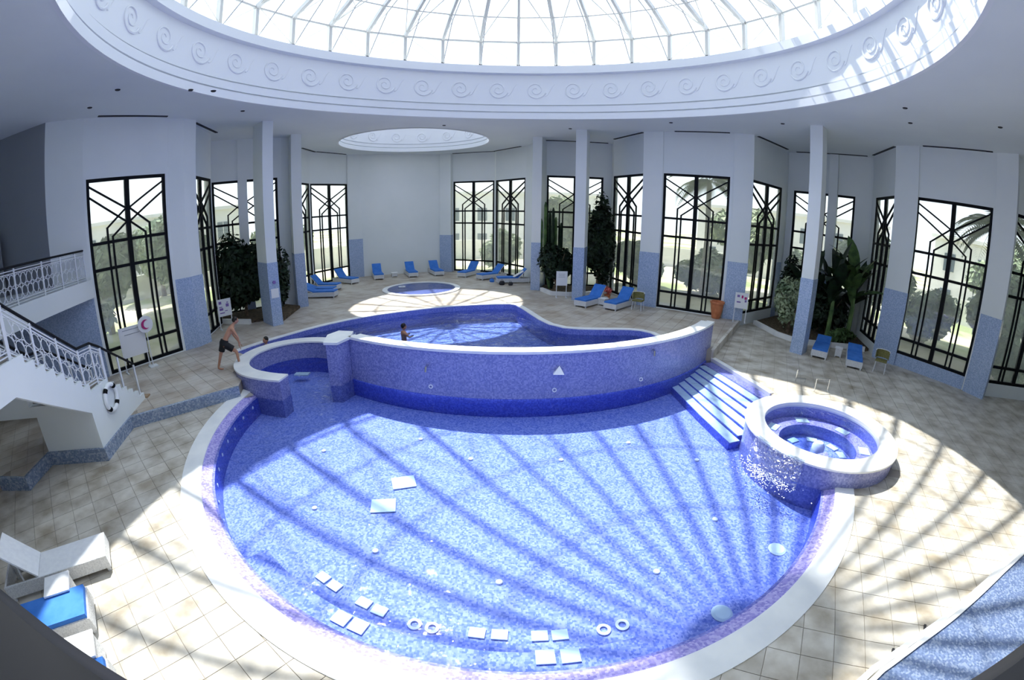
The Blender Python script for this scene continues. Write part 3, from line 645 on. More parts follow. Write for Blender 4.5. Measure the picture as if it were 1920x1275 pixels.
# toddler pool
tp_ = thing('toddler_pool', 'small round paddling pool with white rim on the far deck', 'pool', (-5.08, 23.9, ZU))
MB().lathe([(2.18, 0), (2.18, .06), (1.9, .06), (1.9, 0)], (0, 0), 64, close=True).build('coping', COPING, tp_, True)
MB().lathe([(0, .008), (1.9, .008)], (0, 0), 48).build('pool_floor', M_WALL, tp_)
MB().flat(arc(0, 0, 1.9, 0, 354, 59), .045).build('water', WATER, tp_)
link('floor_jet', ring_m, tp_, loc=(-1.2, .35, .05)).scale = (2, 2, 2)

# ------------------------------------------------------------------ spa
spa = thing('spa_tub', 'round raised whirlpool tub with broad white rim beside the pool steps', 'whirlpool', (spa_c[0], spa_c[1], 0))
MB().lathe([(1.84, -.6), (1.86, .38)], (0, 0), 64).build('outer_wall', M_WALL, spa, True)
MB().lathe([(1.90, .38), (1.90, .42), (1.86, .45), (1.46, .45), (1.42, .42), (1.42, .3)], (0, 0), 64).build('coping', COPING, spa, True)
MB().lathe([(1.425, .42), (1.42, .02)], (0, 0), 64).build('basin_wall', M_BASIN, spa, True)
MB().lathe([(1.42, .02), (.98, .02)], (0, 0), 64).build('seat_ledge', M_RIM, spa, True)
MB().lathe([(.98, .02), (.96, -.28)], (0, 0), 64).build('inner_wall', M_BASIN, spa, True)
MB().lathe([(.96, -.28), (0, -.28)], (0, 0), 48).build('basin_floor', M_FLOOR, spa)
MB().flat(arc(0, 0, 1.42, 0, 354, 59), .34).build('water', WATER, spa)
for a in (20, 75, 128, 160, 205, 330):
    o = MB().box((1.2, 0, .03), (.26, .36, .02)).build('seat_plate', GRATE, spa); o.rotation_euler = (0, 0, math.radians(a))
for a in (15, 60, 105, 150, 195, 300, 345):
    o = MB().box((.74, 0, -.26), (.2, .28, .02)).build('floor_plate', GRATE, spa); o.rotation_euler = (0, 0, math.radians(a))
MB().lathe([(0, .1), (.1, .08), (.16, 0), (.17, -.27)], (0, -.05), 20).build('fountain_dome', FOAM, spa, True)
MB().lathe([(1.86, .452), (1.93, .44), (2.00, .34), (2.06, .1), (2.08, -.08)], (0, 0), 16, math.radians(184), math.radians(222)).build('spilling_water', sheer('falling_water', (.8, .88, 1.0), .30, .15, .8, 9.0), spa, True)
sf = MB(); random.seed(4)
for i in range(420):
    r = 2.05 + abs(random.gauss(0, .26)); a = math.radians(random.gauss(203, 9)); s = random.uniform(.005, .017)
    sf.box((r * math.cos(a), r * math.sin(a), ZW + .01 + random.random() * .03), (s * 2, s, .012), random.random() * 3)
sf.build('splash_foam', FOAM, spa, kind='stuff')
gb = thing('grab_rail', 'chrome grab rail standing on the deck behind the whirlpool', 'handrail', (9.35, 10.25, 0))
MB().tube([(-.3, 0, 0), (-.3, 0, .42), (.2, -.05, .42), (.2, -.05, .0)], .018, 8).build('bent_tube', CHROME, gb, True)
gb = thing('grab_post', 'short chrome post with side arm on the deck behind the whirlpool', 'handrail', (8.9, 11.1, 0))
MB().tube([(0, 0, 0), (0, 0, .40)], .018, 8).tube([(0, 0, .12), (.32, -.1, .12), (.32, -.1, 0)], .014, 8).build('bent_tube', CHROME, gb, True)
# mosaic ledge at the near right
lg = thing('mosaic_ledge', 'grey blue mosaic ledge with white edging at the lower right corner', 'ledge')
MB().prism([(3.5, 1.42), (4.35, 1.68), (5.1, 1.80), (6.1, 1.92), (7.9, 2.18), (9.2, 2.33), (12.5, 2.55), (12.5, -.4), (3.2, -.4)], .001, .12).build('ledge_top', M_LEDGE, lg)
ep = [(3.5, 1.42), (4.35, 1.68), (5.1, 1.80), (6.1, 1.92), (7.9, 2.18), (9.2, 2.33), (12.5, 2.55)]
MB().sweep(ep, [(0, 0), (0, .15), (.07, .15), (.07, 0)]).build('edging_strip', COPING, lg)
MB().sweep(ep, [(.1, 0), (.1, .06), (.19, .06), (.19, 0)]).build('edging_strip', COPING, lg)
for x, y in [(5.58, 2.08), (4.79, 1.95)]:
    tag(MB().box((x, y, .015), (.10, .035, .03), .8).build('floor_clip', DARKW), 'small dark metal clip on the sunlit deck, %s of two' % ('upper' if x > 5 else 'lower'), 'fitting')
# filler returns between wall pieces
for a, b, z in [((-12.8, 16.3), (-13.95, 17.6), 0), ((-10.85, 20.3), (-12.05, 22.3), 0), ((0.75, 27.15), (1.45, 25.1), 0), ((5.5, 24.97), (5.3, 23.65), 0), ((6.2, 20.7), (6.75, 19.98), 0), ((9.6, 18.13), (10.35, 17.9), 0),
                ((13.65, 19.9), (13.9, 20.15), 0), ((16.75, 16.5), (16.42, 16.35), 0), ((15.0, 13.45), (15.15, 12.6), 0), ((16.64, 9.3), (17.0, 9.0), 0), ((-11.83, 12.47), (-11.8, 13.6), 0), ((-10.95, 28.5), (-10.4, 28.9), 0), ((-4.7, 31.35), (-4.28, 31.07), 0), ((-12.3, 25.4), (-12.33, 25.5), 0), ((-11.1, 19.75), (-10.7, 20.3), 0)]:
    wall('wall_return', a, b, 'narrow white return wall between two bays', m=WHITE)

# ------------------------------------------------------------------ staircase on the left
F0 = Vector((-9.98, 8.36)); sd = Vector((0.381, -0.925)).normalized(); so = Vector((0.925, 0.381)).normalized()   # along, outward (to the pool)
def SP(s, z, o=0): return (F0.x + sd.x * s + so.x * o, F0.y + sd.y * s + so.y * o, z)
st = thing('staircase', 'white two flight staircase rising to the balcony on the left', 'staircase')
saw = []; z = ZU; s = 0.0
n1, n2 = 7, 8; l1, l2 = 2.13 / n1, 2.3 / n2; r1, r2 = 1.25 / n1, 1.49 / n2
top = []
for i in range(n1): top += [(s, z), (s, z + r1)]; s += l1; z += r1
top += [(s, z)]; s_l0 = s; s += 0.52; top += [(s, z)]; s_l1 = s
for i in range(n2): top += [(s, z), (s, z + r2)]; s += l2; z += r2
s_l2 = s; top += [(s, z), (s + 1.6, z)]
S_B = 2.86
bot = [(s + 1.6, 2.45), (5.15, 2.45), (S_B, 1.15), (S_B, ZU)]
def splate(name, poly, o0, o1, m, parent):
    n = len(poly); v = [SP(a, b, o0) for a, b in poly] + [SP(a, b, o1) for a, b in poly]
    tri = tessellate_polygon([[Vector((a, b, 0)) for a, b in poly]])
    f = [(i, (i + 1) % n, n + (i + 1) % n, n + i) for i in range(n)] + [tuple(t) for t in tri] + [tuple(n + k for k in reversed(t)) for t in tri]
    me = MB(); me.add(v, f); o = me.build(name, m, parent)
    import bmesh
    bm = bmesh.new(); bm.from_mesh(o.data); bmesh.ops.recalc_face_normals(bm, faces=bm.faces); bm.to_mesh(o.data); bm.free(); return o
clean = [p for i, p in enumerate(top) if i == 0 or p != top[i - 1]]
splate('side_wall', clean + bot, -.12, 0.0, WHITE, st)
def step(s0, s1, z, h):
    c = SP((s0 + s1) / 2, z - h / 2, -.86); MB().box(c, (s1 - s0, 1.5, h), math.atan2(sd.y, sd.x)).build('step', DECKU, st)
s = 0; z = ZU
for i in range(n1): z += r1; step(s, s + l1, z, r1 + .02); s += l1
step(s, s + .52, z, .3); s += .52
for i in range(n2): z += r2; step(s, s + l2, z, r2 + .02); s += l2
step(s, s + 1.6, z, .5)
MB().box(SP(-.12, ZU + .02, -.8), (.22, 1.75, .05), math.atan2(sd.y, sd.x)).build('bottom_board', WOOD, st)
# wall under the upper flight, opening left of it
def vwall(a, b, z0, z1, th, m, nm):
    a, b = Vector(a), Vector(b); d = (b - a).normalized(); n = Vector((-d.y, d.x)); c = (a + b) / 2 + n * th / 2
    return MB().box((c.x, c.y, (z0 + z1) / 2), ((b - a).length, th, z1 - z0), math.atan2(d.y, d.x)).build(nm, m, st)
vwall((-10.46, 5.06), (-8.96, 5.72), ZU, 1.16, .2, WHITE, 'understair_wall')
vwall((-10.6, 4.99), (-8.96, 5.72), 1.16, 1.42, .2, WHITE, 'understair_wall')
vwall((-13.6, 3.68), (-10.6, 5.0), 1.16, 2.2, .2, WHITE, 'understair_wall')
wall('wall_left', (-16.0, 6.0), (-12.3, 6.5), 'dark recess wall behind the staircase', z0=ZU, z1=1.16, m=GREYW)  # darkness of the opening is put into the wall colour

def lattice(a, b, za, zb, h, parent, pitch=.26):
    L = math.hypot(b[0] - a[0], b[1] - a[1])
    def T(u, w): return (a[0] + (b[0] - a[0]) * u / L, a[1] + (b[1] - a[1]) * u / L, za + (zb - za) * u / L + w)
    for w in (.05, .12, h - .16, h - .09): MB().bar(T(.03, w), T(L - .03, w), .022).build('rail', RAILW, parent)
    n = max(1, round(L / pitch)); p = L / n; rr = .5 * p
    lo, hi = .14, h - .18; rows = 2; dy = (hi - lo) / rows
    for i in range(n):
        for j in range(rows):
            cu, cw = (i + .5) * p, lo + (j + .5) * dy
            k = 12; MB().tube([T(cu + rr * .94 * math.cos(2 * PI * q / k), cw + dy * .46 * math.sin(2 * PI * q / k)) for q in range(k)], .011, 4, True).build('ring', RAILW, parent)
        if i:
            for j in range(rows + 1):
                k = 8; cu, cw = i * p, lo + j * dy; cw = min(max(cw, lo + .05), hi - .05)
                MB().tube([T(cu + .055 * math.cos(2 * PI * q / k), cw + .055 * math.sin(2 * PI * q / k)) for q in range(k)], .010, 4, True).build('small_ring', RAILW, parent)
def railing(name, pts, label, h=.93, bare=(), thick=()):
    r = thing(name, label, 'railing', (0, 0, 0))
    MB().tube([(x, y, z + h) for x, y, z in pts], .032, 8).build('handrail', RAILB, r)
    for i, (x, y, z) in enumerate(pts):
        w = .07 if i in thick else .045
        MB().box((x, y, z + (h - .02) / 2 - .02), (w, w, h - .02)).build('post', RAILW, r)
    for i in range(len(pts) - 1):
        if i in bare: continue
        a, b = pts[i], pts[i + 1]; lattice(a, b, a[2], b[2], h, r)
    return r
def zs(s):
    if s <= s_l0: return ZU + 1.25 * s / s_l0 + .05
    if s <= s_l1: return 1.57
    if s <= s_l2: return 1.57 + 1.49 * (s - s_l1) / (s_l2 - s_l1)
    return 3.06
railing('stair_railing', [SP(s, zs(s), -.07) for s in (.12, .95, 1.75, 2.15, 2.72, 3.45, 4.2, 4.98, 5.9, 6.5)], 'white lattice railing with black handrail along the staircase', bare=(0, 1), thick=(2, 7))
railing('stair_railing', [SP(s, zs(s), -1.55) for s in (.12, 1.1, 2.15, 2.72, 3.45, 4.2, 4.98)], 'inner railing of the staircase on its far side', bare=(0, 1))
# balcony
bal = thing('balcony', 'white balcony slab over the blue mosaic wall', 'balcony')
be = [(-13.2, 9.5), (-12.95, 8.95), (-12.66, 8.17), (-12.32, 7.27), (-11.9, 6.1), (-11.5, 5.0), (-11.0, 3.7), (-10.6, 2.6)]
MB().prism(be + [(-10.6, 1.0), (-19, 1.0), (-20.0, 7.25), (-14.0, 8.63), (-13.3, 9.5)], 2.95, 3.5).build('slab', WHITE, bal)
MB().sweep(be, [(.0, 2.95), (.0, 3.1), (-.04, 3.12), (-.04, 3.5), (.2, 3.52), (.2, 2.95)][::-1]).build('fascia', WHITE, bal)
railing('balcony_railing', [(x - .06, y, 3.5) for x, y in be[:1] + be[1:7]], 'white ring lattice railing with black handrail on the balcony', h=.95, thick=(0,))
dl = thing('lattice_door', 'grey lattice door on the dark gallery wall', 'door', (-16.6, 7.72, 3.5), math.atan2(1.39, 6.04))
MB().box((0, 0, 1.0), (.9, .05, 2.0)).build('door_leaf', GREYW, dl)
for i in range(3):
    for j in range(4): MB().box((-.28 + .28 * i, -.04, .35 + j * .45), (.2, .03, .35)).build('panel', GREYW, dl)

# life ring on the stair wall
lr = thing('life_ring', 'white life ring with four black bands hung on the white stair wall', 'life ring', SP(1.92, 1.13, .06), math.atan2(so.y, so.x))
def tor(a0, a1, r, n): return [(0, .30 * math.cos(a0 + (a1 - a0) * i / n), .30 * math.sin(a0 + (a1 - a0) * i / n)) for i in range(n + 1)]
MB().tube(tor(0, 2 * PI, 0, 40)[:-1], .052, 10, True).build('ring_body', FOAM, lr, True)
for k in range(4): a = PI / 4 + k * PI / 2; MB().tube(tor(a - .17, a + .17, 0, 4), .058, 10).build('band', BLACKM, lr, True)

# ------------------------------------------------------------------ viewer's own balcony
vb = thing('near_handrail', 'broad black handrail crossing the lower corners right below the viewer', 'handrail')
pr = [(-.16, 4.02), (-.17, 4.10), (-.14, 4.165), (-.06, 4.18), (0.0, 4.18), (.03, 4.13), (.02, 4.04)]
MB().sweep([(-2.6, .15), (-1.4, .155), (-.7, .135), (0, .10), (.6, .072), (1.4, .05), (2.6, .0)], [(a - .0, b) for a, b in pr]).build('rail_body', RAILB, vb, True)
for x in (-1.9, -.3, 1.2): MB().box((x, .03, 3.56), (.05, .05, .96)).build('post', RAILB, vb)
MB().prism([(-2.1, .06), (-2.1, -1.2), (1.6, -1.2), (1.6, .06)], 2.9, 3.1).build('floor_slab', WHITE, vb)
MB().box((-.25, -.6, 1.45), (3.6, 1.0, 2.9)).build('supporting_wall', WHITE, vb)

# ------------------------------------------------------------------ loungers, tables, chairs
def lounger_proto():
    r = thing('sun_lounger', '', 'sun lounger')
    w, L, zt = .66, 1.95, .30
    MB().box((0, -L / 2 + .02, .19), (w, .04, .22)).box((0, L / 2 - .02, .19), (w, .04, .22)).box((-w / 2 + .02, 0, .19), (.04, L - .08, .22)).box((w / 2 - .02, 0, .19), (.04, L - .08, .22)).build('wicker_frame', WICK, r)
    MB().box((0, -.33, .29), (w - .02, L - .72, .03)).build('slat_top', WICKT, r)
    for x in (-1, 1):
        for y in (-1, 1): MB().box((x * (w / 2 - .05), y * (L / 2 - .06), .045), (.05, .05, .09)).build('leg', WICK, r)
    return r
def raised(parent, m, ang, L=.72, y0=.29, z0=.31, th=.03, w=.62, nm='backrest'):
    a = math.radians(ang); c = (0, y0 + L / 2 * math.cos(a), z0 + L / 2 * math.sin(a))
    return MB().box(c, (w, L, th), 0, Matrix.Rotation(a, 3, 'X')).build(nm, m, parent)
def make_lounger(kind):
    r = lounger_proto()
    ang = {'up': 46, 'flat': 4, 'white': 48, 'low': 20, 'flat2': 12}[kind]
    raised(r, WICKT, ang)
    if kind != 'white':
        a = math.radians(ang)
        MB().box((0, -.32, .345), (.62, 1.26, .07)).build('seat_cushion', BLUE, r)
        raised(r, BLUE, ang, .70, .30, .355, .07, .61, 'back_cushion')
    for s_ in (-.25, .25): MB().bar((s_, .6, .2), (s_, .29 + .4 * math.cos(math.radians(ang)), .30 + .4 * math.sin(math.radians(ang))), .025).build('prop', WICK, r)
    return r
protos = {}
def lounger(kind, x, y, z, head_az, label, group):
    rz = -math.radians(head_az)
    if kind not in protos:
        r = make_lounger(kind); protos[kind] = (r, children(r)); r.location = (x, y, z); r.rotation_euler = (0, 0, rz); r['label'] = label; r['group'] = group; return r
    p, kids = protos[kind]; return dup(p, (x, y, z), rz, label, group, kids)
G1, G2, G3, G4, G5 = 'loungers along the blank end wall', 'loungers by the far left windows', 'loungers by the far right windows', 'loungers at the dark climber', 'loungers on the lower right deck'
lounger('up', -8.95, 28.2, ZU, -23, 'blue lounger leftmost of the three along the blank end wall', G1)
lounger('up', -6.85, 29.05, ZU, -23, 'blue lounger in the middle of the three along the blank end wall', G1)
lounger('up', -5.25, 29.6, ZU, -25, 'blue lounger rightmost of the three along the blank end wall', G1)
lounger('low', -10.3, 21.8, ZU, -92, 'nearest blue lounger in the far left corner beside the column', G2)
lounger('low', -10.75, 22.75, ZU, -90, 'second nearest blue lounger in the far left corner', G2)
lounger('up', -11.0, 24.1, ZU, -85, 'blue lounger with raised back third from the column in the far left corner', G2)
lounger('up', -10.55, 26.4, ZU, -60, 'blue lounger with raised back next to the blank end wall on its left', G2)
lounger('up', -2.9, 28.95, ZU, 25, 'pale blue lounger under the far window next right of the end wall', G3)
lounger('up', -1.35, 27.75, ZU, 50, 'blue lounger with raised back behind the bags in the far right corner', G3)
lounger('up', 0.0, 26.15, ZU, 80, 'lounger with striped towel nearest the column in the far right corner', G3)
lounger('up', 3.72, 20.25, ZU, 42, 'blue lounger just right of the freestanding column, left one of the pair', G4)
lounger('up', 5.0, 19.75, ZU, 42, 'blue lounger left of the wide window, right one of the pair', G4)
lounger('flat2', 12.22, 13.97, 0, 44, 'blue lounger against the freestanding column on the right deck', G5)
lounger('flat2', 13.05, 12.8, 0, 42, 'blue lounger farther from the column on the right deck', G5)
HA = math.degrees(math.atan2(-.67, -.74))
lounger('white', -6.85, 2.52, 0, HA, 'white lounger without cushion, head part raised, at the lower left', 'loungers at the lower left')
lounger('flat', -6.18, 1.42, 0, HA, 'blue cushioned lounger half in sun beside the white lounger at the lower left', 'loungers at the lower left')
lounger('flat', -4.98, .58, 0, HA, 'blue cushioned lounger cut by the bottom edge of the picture', 'loungers at the lower left')
# towel
tw = MB().box((.05, .0, 0), (.4, .9, .03), 0, Matrix.Rotation(math.radians(30), 3, 'X')).build('beach_towel', SIGNW); tw.location = (.25, 26.15, ZU + .50); tw.rotation_euler = (0, 0, -math.radians(80))
tag(tw, 'white beach towel draped on the lounger in the far right corner', 'towel')
def table(x, y, z, rz, label, h=.36, w=.42):
    t = thing('side_table', label, 'side table', (x, y, z), rz, 'small white side tables')
    MB().box((0, 0, h / 2 + .02), (w - .04, w - .04, h - .06)).build('wicker_body', WICK, t); MB().box((0, 0, h - .01), (w, w, .03)).build('table_top', WICKT, t)
    for sx_ in (-1, 1):
        for sy in (-1, 1): MB().box((sx_ * (w / 2 - .05), sy * (w / 2 - .05), .03), (.04, .04, .06)).build('leg', WICK, t)
table(-6.18, 2.1, 0, math.radians(-42), 'white table between the white and the blue lounger at the lower left', .42, .44)
table(-4.95, 1.42, 0, math.radians(-42), 'white table right of the half sunlit blue lounger', .42, .46)
table(12.78, 13.50, 0, math.radians(-43), 'white wicker table between the two loungers on the right deck', .38, .32)
table(4.28, 20.15, ZU, math.radians(-42), 'white table between the two loungers left of the wide window', .34)
table(-7.9, 28.6, ZU, .4, 'low white table between left and middle lounger at the end wall', .28)
def chair(x, y, z, rz, label):
    t = thing('wicker_chair', label, 'chair', (x, y, z), rz)
    MB().box((0, 0, .44), (.46, .44, .05)).build('seat', YELW, t)
    p = arc(0, 0, .27, -10, 190, 14); m = MB()
    m.sweep(p, [(-.012, .5), (-.012, .80), (.012, .80), (.012, .5)]).build('backrest', YELW, t)
    MB().tube([(a * 1.04, b * 1.04, .80) for a, b in p], .02, 6).build('top_rail', RAILW, t)
    for sx_ in (-1, 1):
        for sy in (-1, 1): MB().tube([(sx_ * .2, sy * .18, .43), (sx_ * .23, sy * .21, 0)], .016, 6).build('leg', RAILW, t)
YELW = noisy('olive_wicker', (.12, .12, .04), (.26, .24, .10), 30, .7)
chair(13.55, 11.75, 0, -.9, 'olive wicker armchair with pale legs right of the two loungers')
chair(5.75, 19.3, ZU, -.6, 'small wicker chair at the foot of the left corner column of the wide window')
# pot, bags
pt = thing('terracotta_pot', 'tall terracotta pot at the corner of the wide window', 'pot', (9.15, 18.02, ZU))
MB().lathe([(0, 0), (.17, 0), (.20, .05), (.27, .4), (.31, .68), (.34, .70), (.34, .78), (.28, .78), (.26, .68), (0, .66)], (0, 0), 28).build('pot_body', TERRA, pt, True)
for x, y, s_, mm, lb in [(-.62, 25.35, .16, DARKW, 'black bag on the floor by the towel lounger'), (-.12, 25.25, .13, DARKW, 'smaller black bag right of the black bag on the floor'), (-1.25, 26.35, .14, BLUE, 'blue beach bag left of the towel lounger')]:
    b = thing('beach_bag', lb, 'bag', (x, y, ZU))
    MB().lathe([(0, 0), (s_ * .9, 0), (s_ * 1.1, s_ * .6), (s_ * .8, s_ * 1.3), (0, s_ * 1.5)], (0, 0), 12).build('bag_body', mm, b, True)
    MB().tube([(-s_ * .5, 0, s_ * 1.2), (-s_ * .3, 0, s_ * 1.9), (s_ * .3, 0, s_ * 1.9), (s_ * .5, 0, s_ * 1.2)], .012, 5).build('handle', mm, b)

# ------------------------------------------------------------------ signs
def sign(x, y, z, rz, w, h, zb, label, prints, legs=True, frame=SIGNW):
    t = thing('notice_board', label, 'sign', (x, y, z), rz)
    MB().box((0, 0, zb + h / 2), (w, .03, h)).build('board', frame, t)
    if legs:
        for s_ in (-1, 1): MB().box((s_ * (w / 2 - .03), 0.03, zb / 2 + .1), (.035, .035, zb + .2)).build('leg', RAILW, t); MB().box((s_ * (w / 2 - .03), 0, .015), (.05, .4, .03)).build('foot', RAILW, t)
    for (px, pz, pw, ph, mm) in prints: MB().box((px * w, -.018, zb + pz * h), (pw * w, .004, ph * h)).build('print_mark', mm, t)
    return t
marks = [(-.30, .80, .2, .16, SIGNP), (-.28, .55, .24, .05, SIGNP), (-.25, .42, .28, .14, SIGNP), (.22, .62, .22, .18, SIGNP), (.24, .78, .12, .06, SIGNP), (-.2, .2, .35, .06, SIGNP), (.1, .3, .2, .04, SIGNP)]
sign(-11.95, 15.45, ZU, .95, .62, .72, .55, 'white notice board with purple pictograms in front of the bushy tree', marks)
sign(2.45, 21.75, ZU, .05, .56, .72, .62, 'blank white notice board on legs before the cactus planting', [(0, .8, .6, .02, GREYW), (0, .7, .5, .02, GREYW), (0, .6, .6, .02, GREYW)])
sign(10.05, 17.42, ZU, -.5, .6, .7, .62, 'white notice with red and purple pictograms in front of the corner column', [(-.25, .78, .2, .14, SIGNP), (.05, .75, .14, .18, SIGNR), (.3, .68, .18, .16, SIGNR), (.32, .5, .14, .14, SIGNP), (-.2, .4, .3, .08, SIGNP)])
cs = sign(-12.3, 10.35, ZU, 1.1, .95, 1.0, .5, 'grey white sheet board at the foot of the first left window', [(0, .9, .7, .02, GREYW), (0, .75, .6, .02, GREYW)])
c2 = thing('first_aid_sign', 'round white sign with a magenta crescent beside the sheet board', 'sign', (-11.95, 10.75, ZU), 1.1)
MB().box((0, 0, .6), (.03, .03, 1.2)).build('post', RAILW, c2)
MB().box((0, 0, 0.02), (.3, .3, .04)).build('foot', RAILW, c2)
MB().lathe([(0, -.02), (.28, -.02), (.28, 0), (0, 0)], (0, 0), 24).build('disc', SIGNW, c2).matrix_local = Matrix.Translation((0, -.01, 1.45)) @ Matrix.Rotation(PI / 2, 4, 'X')
cres = arc(0, 0, .16, 70, 290, 16) + arc(.06, 0, .13, 290, 70, 16)
o = MB().prism(cres, .0, .01).build('crescent', SIGNR, c2); o.matrix_local = Matrix.Translation((0, -.025, 1.45)) @ Matrix.Rotation(PI / 2, 4, 'X')
# notice on the freestanding column
pl = MB().box((0, 0, 0), (.34, .01, .38)).build('column_notice', SIGNW); a_ = math.radians(-52); pl.rotation_euler = (0, 0, -a_); pl.location = (-9.63 - math.sin(a_) * .035, 15.98 - math.cos(a_) * .035, 1.65)
tag(pl, 'small white notice fixed to the mosaic of the left freestanding column', 'sign')
pl = MB().lathe([(0, .0), (.07, .0), (.07, .05), (0, .05)], (0, 0), 14).build('wall_call_button', SIGNP); pl.matrix_world = Matrix.Translation((-9.63 - math.sin(a_) * .03, 15.98 - math.cos(a_) * .03, 2.1)) @ Matrix.Rotation(-a_, 4, 'Z') @ Matrix.Rotation(PI / 2, 4, 'X')
tag(pl, 'dark round button above the small notice on the left freestanding column', 'button')

# ------------------------------------------------------------------ planting
def leafquads(mb, c, nrm, size, rnd):
    u = nrm.orthogonal().normalized(); v = nrm.cross(u); a = rnd.random() * 2 * PI
    x = (u * math.cos(a) + v * math.sin(a)) * size; y = (v * math.cos(a) - u * math.sin(a)) * size * .45; d = nrm * size * .25
    mb.add([c - x, c + y - d * .2, c + x - d, c - y - d * .2], [(0, 1, 2, 3)])
def blob_mesh(name, m, rad, n, size, seed, lumps=7, fill=.55):
    rnd = random.Random(seed); mb = MB(); L = []
    for i in range(lumps):
        d = Vector((rnd.gauss(0, 1), rnd.gauss(0, 1), rnd.gauss(0, .9))).normalized() * rnd.uniform(.25, .62)
        L.append((Vector((d.x * rad[0], d.y * rad[1], d.z * rad[2])), rnd.uniform(.38, .6)))
    for i in range(n):
        c, r = rnd.choice(L); d = Vector((rnd.gauss(0, 1), rnd.gauss(0, 1), rnd.gauss(0, 1))).normalized()
        k = r * (fill + (1 - fill) * rnd.random() ** .5); p = c + Vector((d.x * rad[0] * k, d.y * rad[1] * k, d.z * rad[2] * k))
        nn = (d + Vector((rnd.gauss(0, .5), rnd.gauss(0, .5), .4 + rnd.gauss(0, .4)))).normalized(); leafquads(mb, p, nn, size * rnd.uniform(.6, 1.3), rnd)
    return mb.mesh(name, m)
def bush(name, label, loc, rad, m, n, size, seed, trunk=True, cat='plant', tm=BARK, lumps=9):
    t = thing(name, label, cat, loc)
    o = link('foliage', blob_mesh('foliage', m, rad, n, size, seed, lumps), t, 'stuff'); o.location = (0, 0, rad[2] * 1.02 + .05)
    if trunk:
        rnd = random.Random(seed)
        tb = MB().tube([(0, 0, -.02), (.05, .02, rad[2] * .5), (0, .05, rad[2] * 1.1)], [.09, .07, .04], 8)
        for i in range(5):
            a = rnd.random() * 2 * PI; tb.tube([(0, 0, rad[2] * .3), (math.cos(a) * rad[0] * .3, math.sin(a) * rad[1] * .3, rad[2] * .9), (math.cos(a) * rad[0] * .6, math.sin(a) * rad[1] * .6, rad[2] * 1.4)], [.05, .035, .015], 6)
        tb.build('trunk', tm, t, True)
    return t
def blade(L, w, droop, n=7, curl=.0):
    pts = []; mb = MB(); v = []
    for i in range(n + 1):
        t = i / n; y = L * t * (1 - .12 * droop * t); z = L * (.55 * t - droop * .6 * t * t); ww = w * math.sin(PI * min(1, .08 + t * .92)) ** .7 * (1 if t < 1 else .05)
        v += [(-ww, y, z + .12 * ww), (0, y, z), (ww, y, z + .12 * ww)]
    f = []
    for i in range(n): b = i * 3; f += [(b, b + 1, b + 4, b + 3), (b + 1, b + 2, b + 5, b + 4)]
    mb.add(v, f); return mb
def banana(name, label, loc, hgt, nleaf, L, w, m, seed, up_=1.0, cat='plant'):
    t = thing(name, label, cat, loc); rnd = random.Random(seed)
    MB().tube([(0, 0, -.02), (.04, 0, hgt * .5), (.02, .03, hgt)], [.12, .10, .06], 8).build('stem', LEAFP, t, True)
    me = [blade(L, w, d).mesh('leaf', m) for d in (.25, .6, 1.0)]
    for i in range(nleaf):
        o = link('leaf', me[i % 3], t, loc=(.02, .03, hgt * (.55 + .45 * i / nleaf))); s_ = rnd.uniform(.75, 1.15); o.scale = (s_, s_, s_)
        o.rotation_euler = (math.radians(rnd.uniform(5, 50) * up_), rnd.uniform(-.3, .3), i * 2.4 + rnd.uniform(-.3, .3))
    return t
def frond_mesh(L, m, n=22):
    mb = MB(); pts = [(0, L * t, L * (.5 * t - .75 * t * t)) for t in [i / 10 for i in range(11)]]
    mb.tube(pts, [.02 * (1 - i / 12) for i in range(11)], 4)
    for i in range(n):
        t = .12 + .86 * i / n; y = L * t; z = L * (.5 * t - .75 * t * t); l = L * .30 * math.sin(PI * (t * .85 + .1))
        for s_ in (-1, 1):
            mb.add([(0, y, z), (s_ * l * .5, y + l * .35, z - l * .08 + .01), (s_ * l, y + l * .55, z - l * .35), (s_ * l * .5, y + l * .18, z - l * .10)], [(0, 1, 2, 3)])
    return mb.mesh('frond', m)
def palm(name, label, loc, hgt, nf, L, m, seed, r=.18, cat='palm'):
    t = thing(name, label, cat, loc); rnd = random.Random(seed)
    MB().tube([(0, 0, -.1), (.1, .05, hgt * .5), (.05, .1, hgt)], [r * 1.2, r, r * .85], 10).build('trunk', PALMB, t, True)
    me = frond_mesh(L, m)
    for i in range(nf):
        o = link('frond', me, t, loc=(.05, .1, hgt)); o.rotation_euler = (math.radians(rnd.uniform(-35, 45)), 0, i * 2.4); s_ = rnd.uniform(.8, 1.15); o.scale = (s_, s_, s_)
    return t
def bed(label, poly, z, kerb, zk):
    t = thing('planting_bed', label, 'planting bed')
    MB().prism(poly, z + .001, z + .12).build('soil', SOIL, t)
    MB().sweep(kerb, [(-.08, z), (-.08, z + .2), (.08, z + .2), (.08, z)]).build('kerb', COPING, t)
bed('soil bed with low kerb under the bushy tree on the left', [(-12.9, 16.5), (-11.3, 16.35), (-10.75, 16.75), (-9.75, 16.65), (-10.2, 19.2), (-11.2, 19.6), (-13.8, 17.55)], ZU, [(-12.8, 16.3), (-11.2, 16.2)], .2)
bed('soil bed in the bay with the tall cactus and the dark climber', [(1.55, 23.6), (2.0, 22.5), (2.95, 22.3), (3.7, 22.3), (5.1, 23.6), (5.3, 24.8), (1.6, 24.95)], ZU, [(5.1, 23.5), (3.6, 22.25), (2.9, 22.2), (2.0, 22.4), (1.55, 23.5)], .2)
kb = [(11.46, 18.3), (11.46, 17.5), (11.47, 16.3), (11.75, 15.6), (12.3, 15.15), (13.2, 14.8), (14.6, 14.5), (15.0, 14.15)]
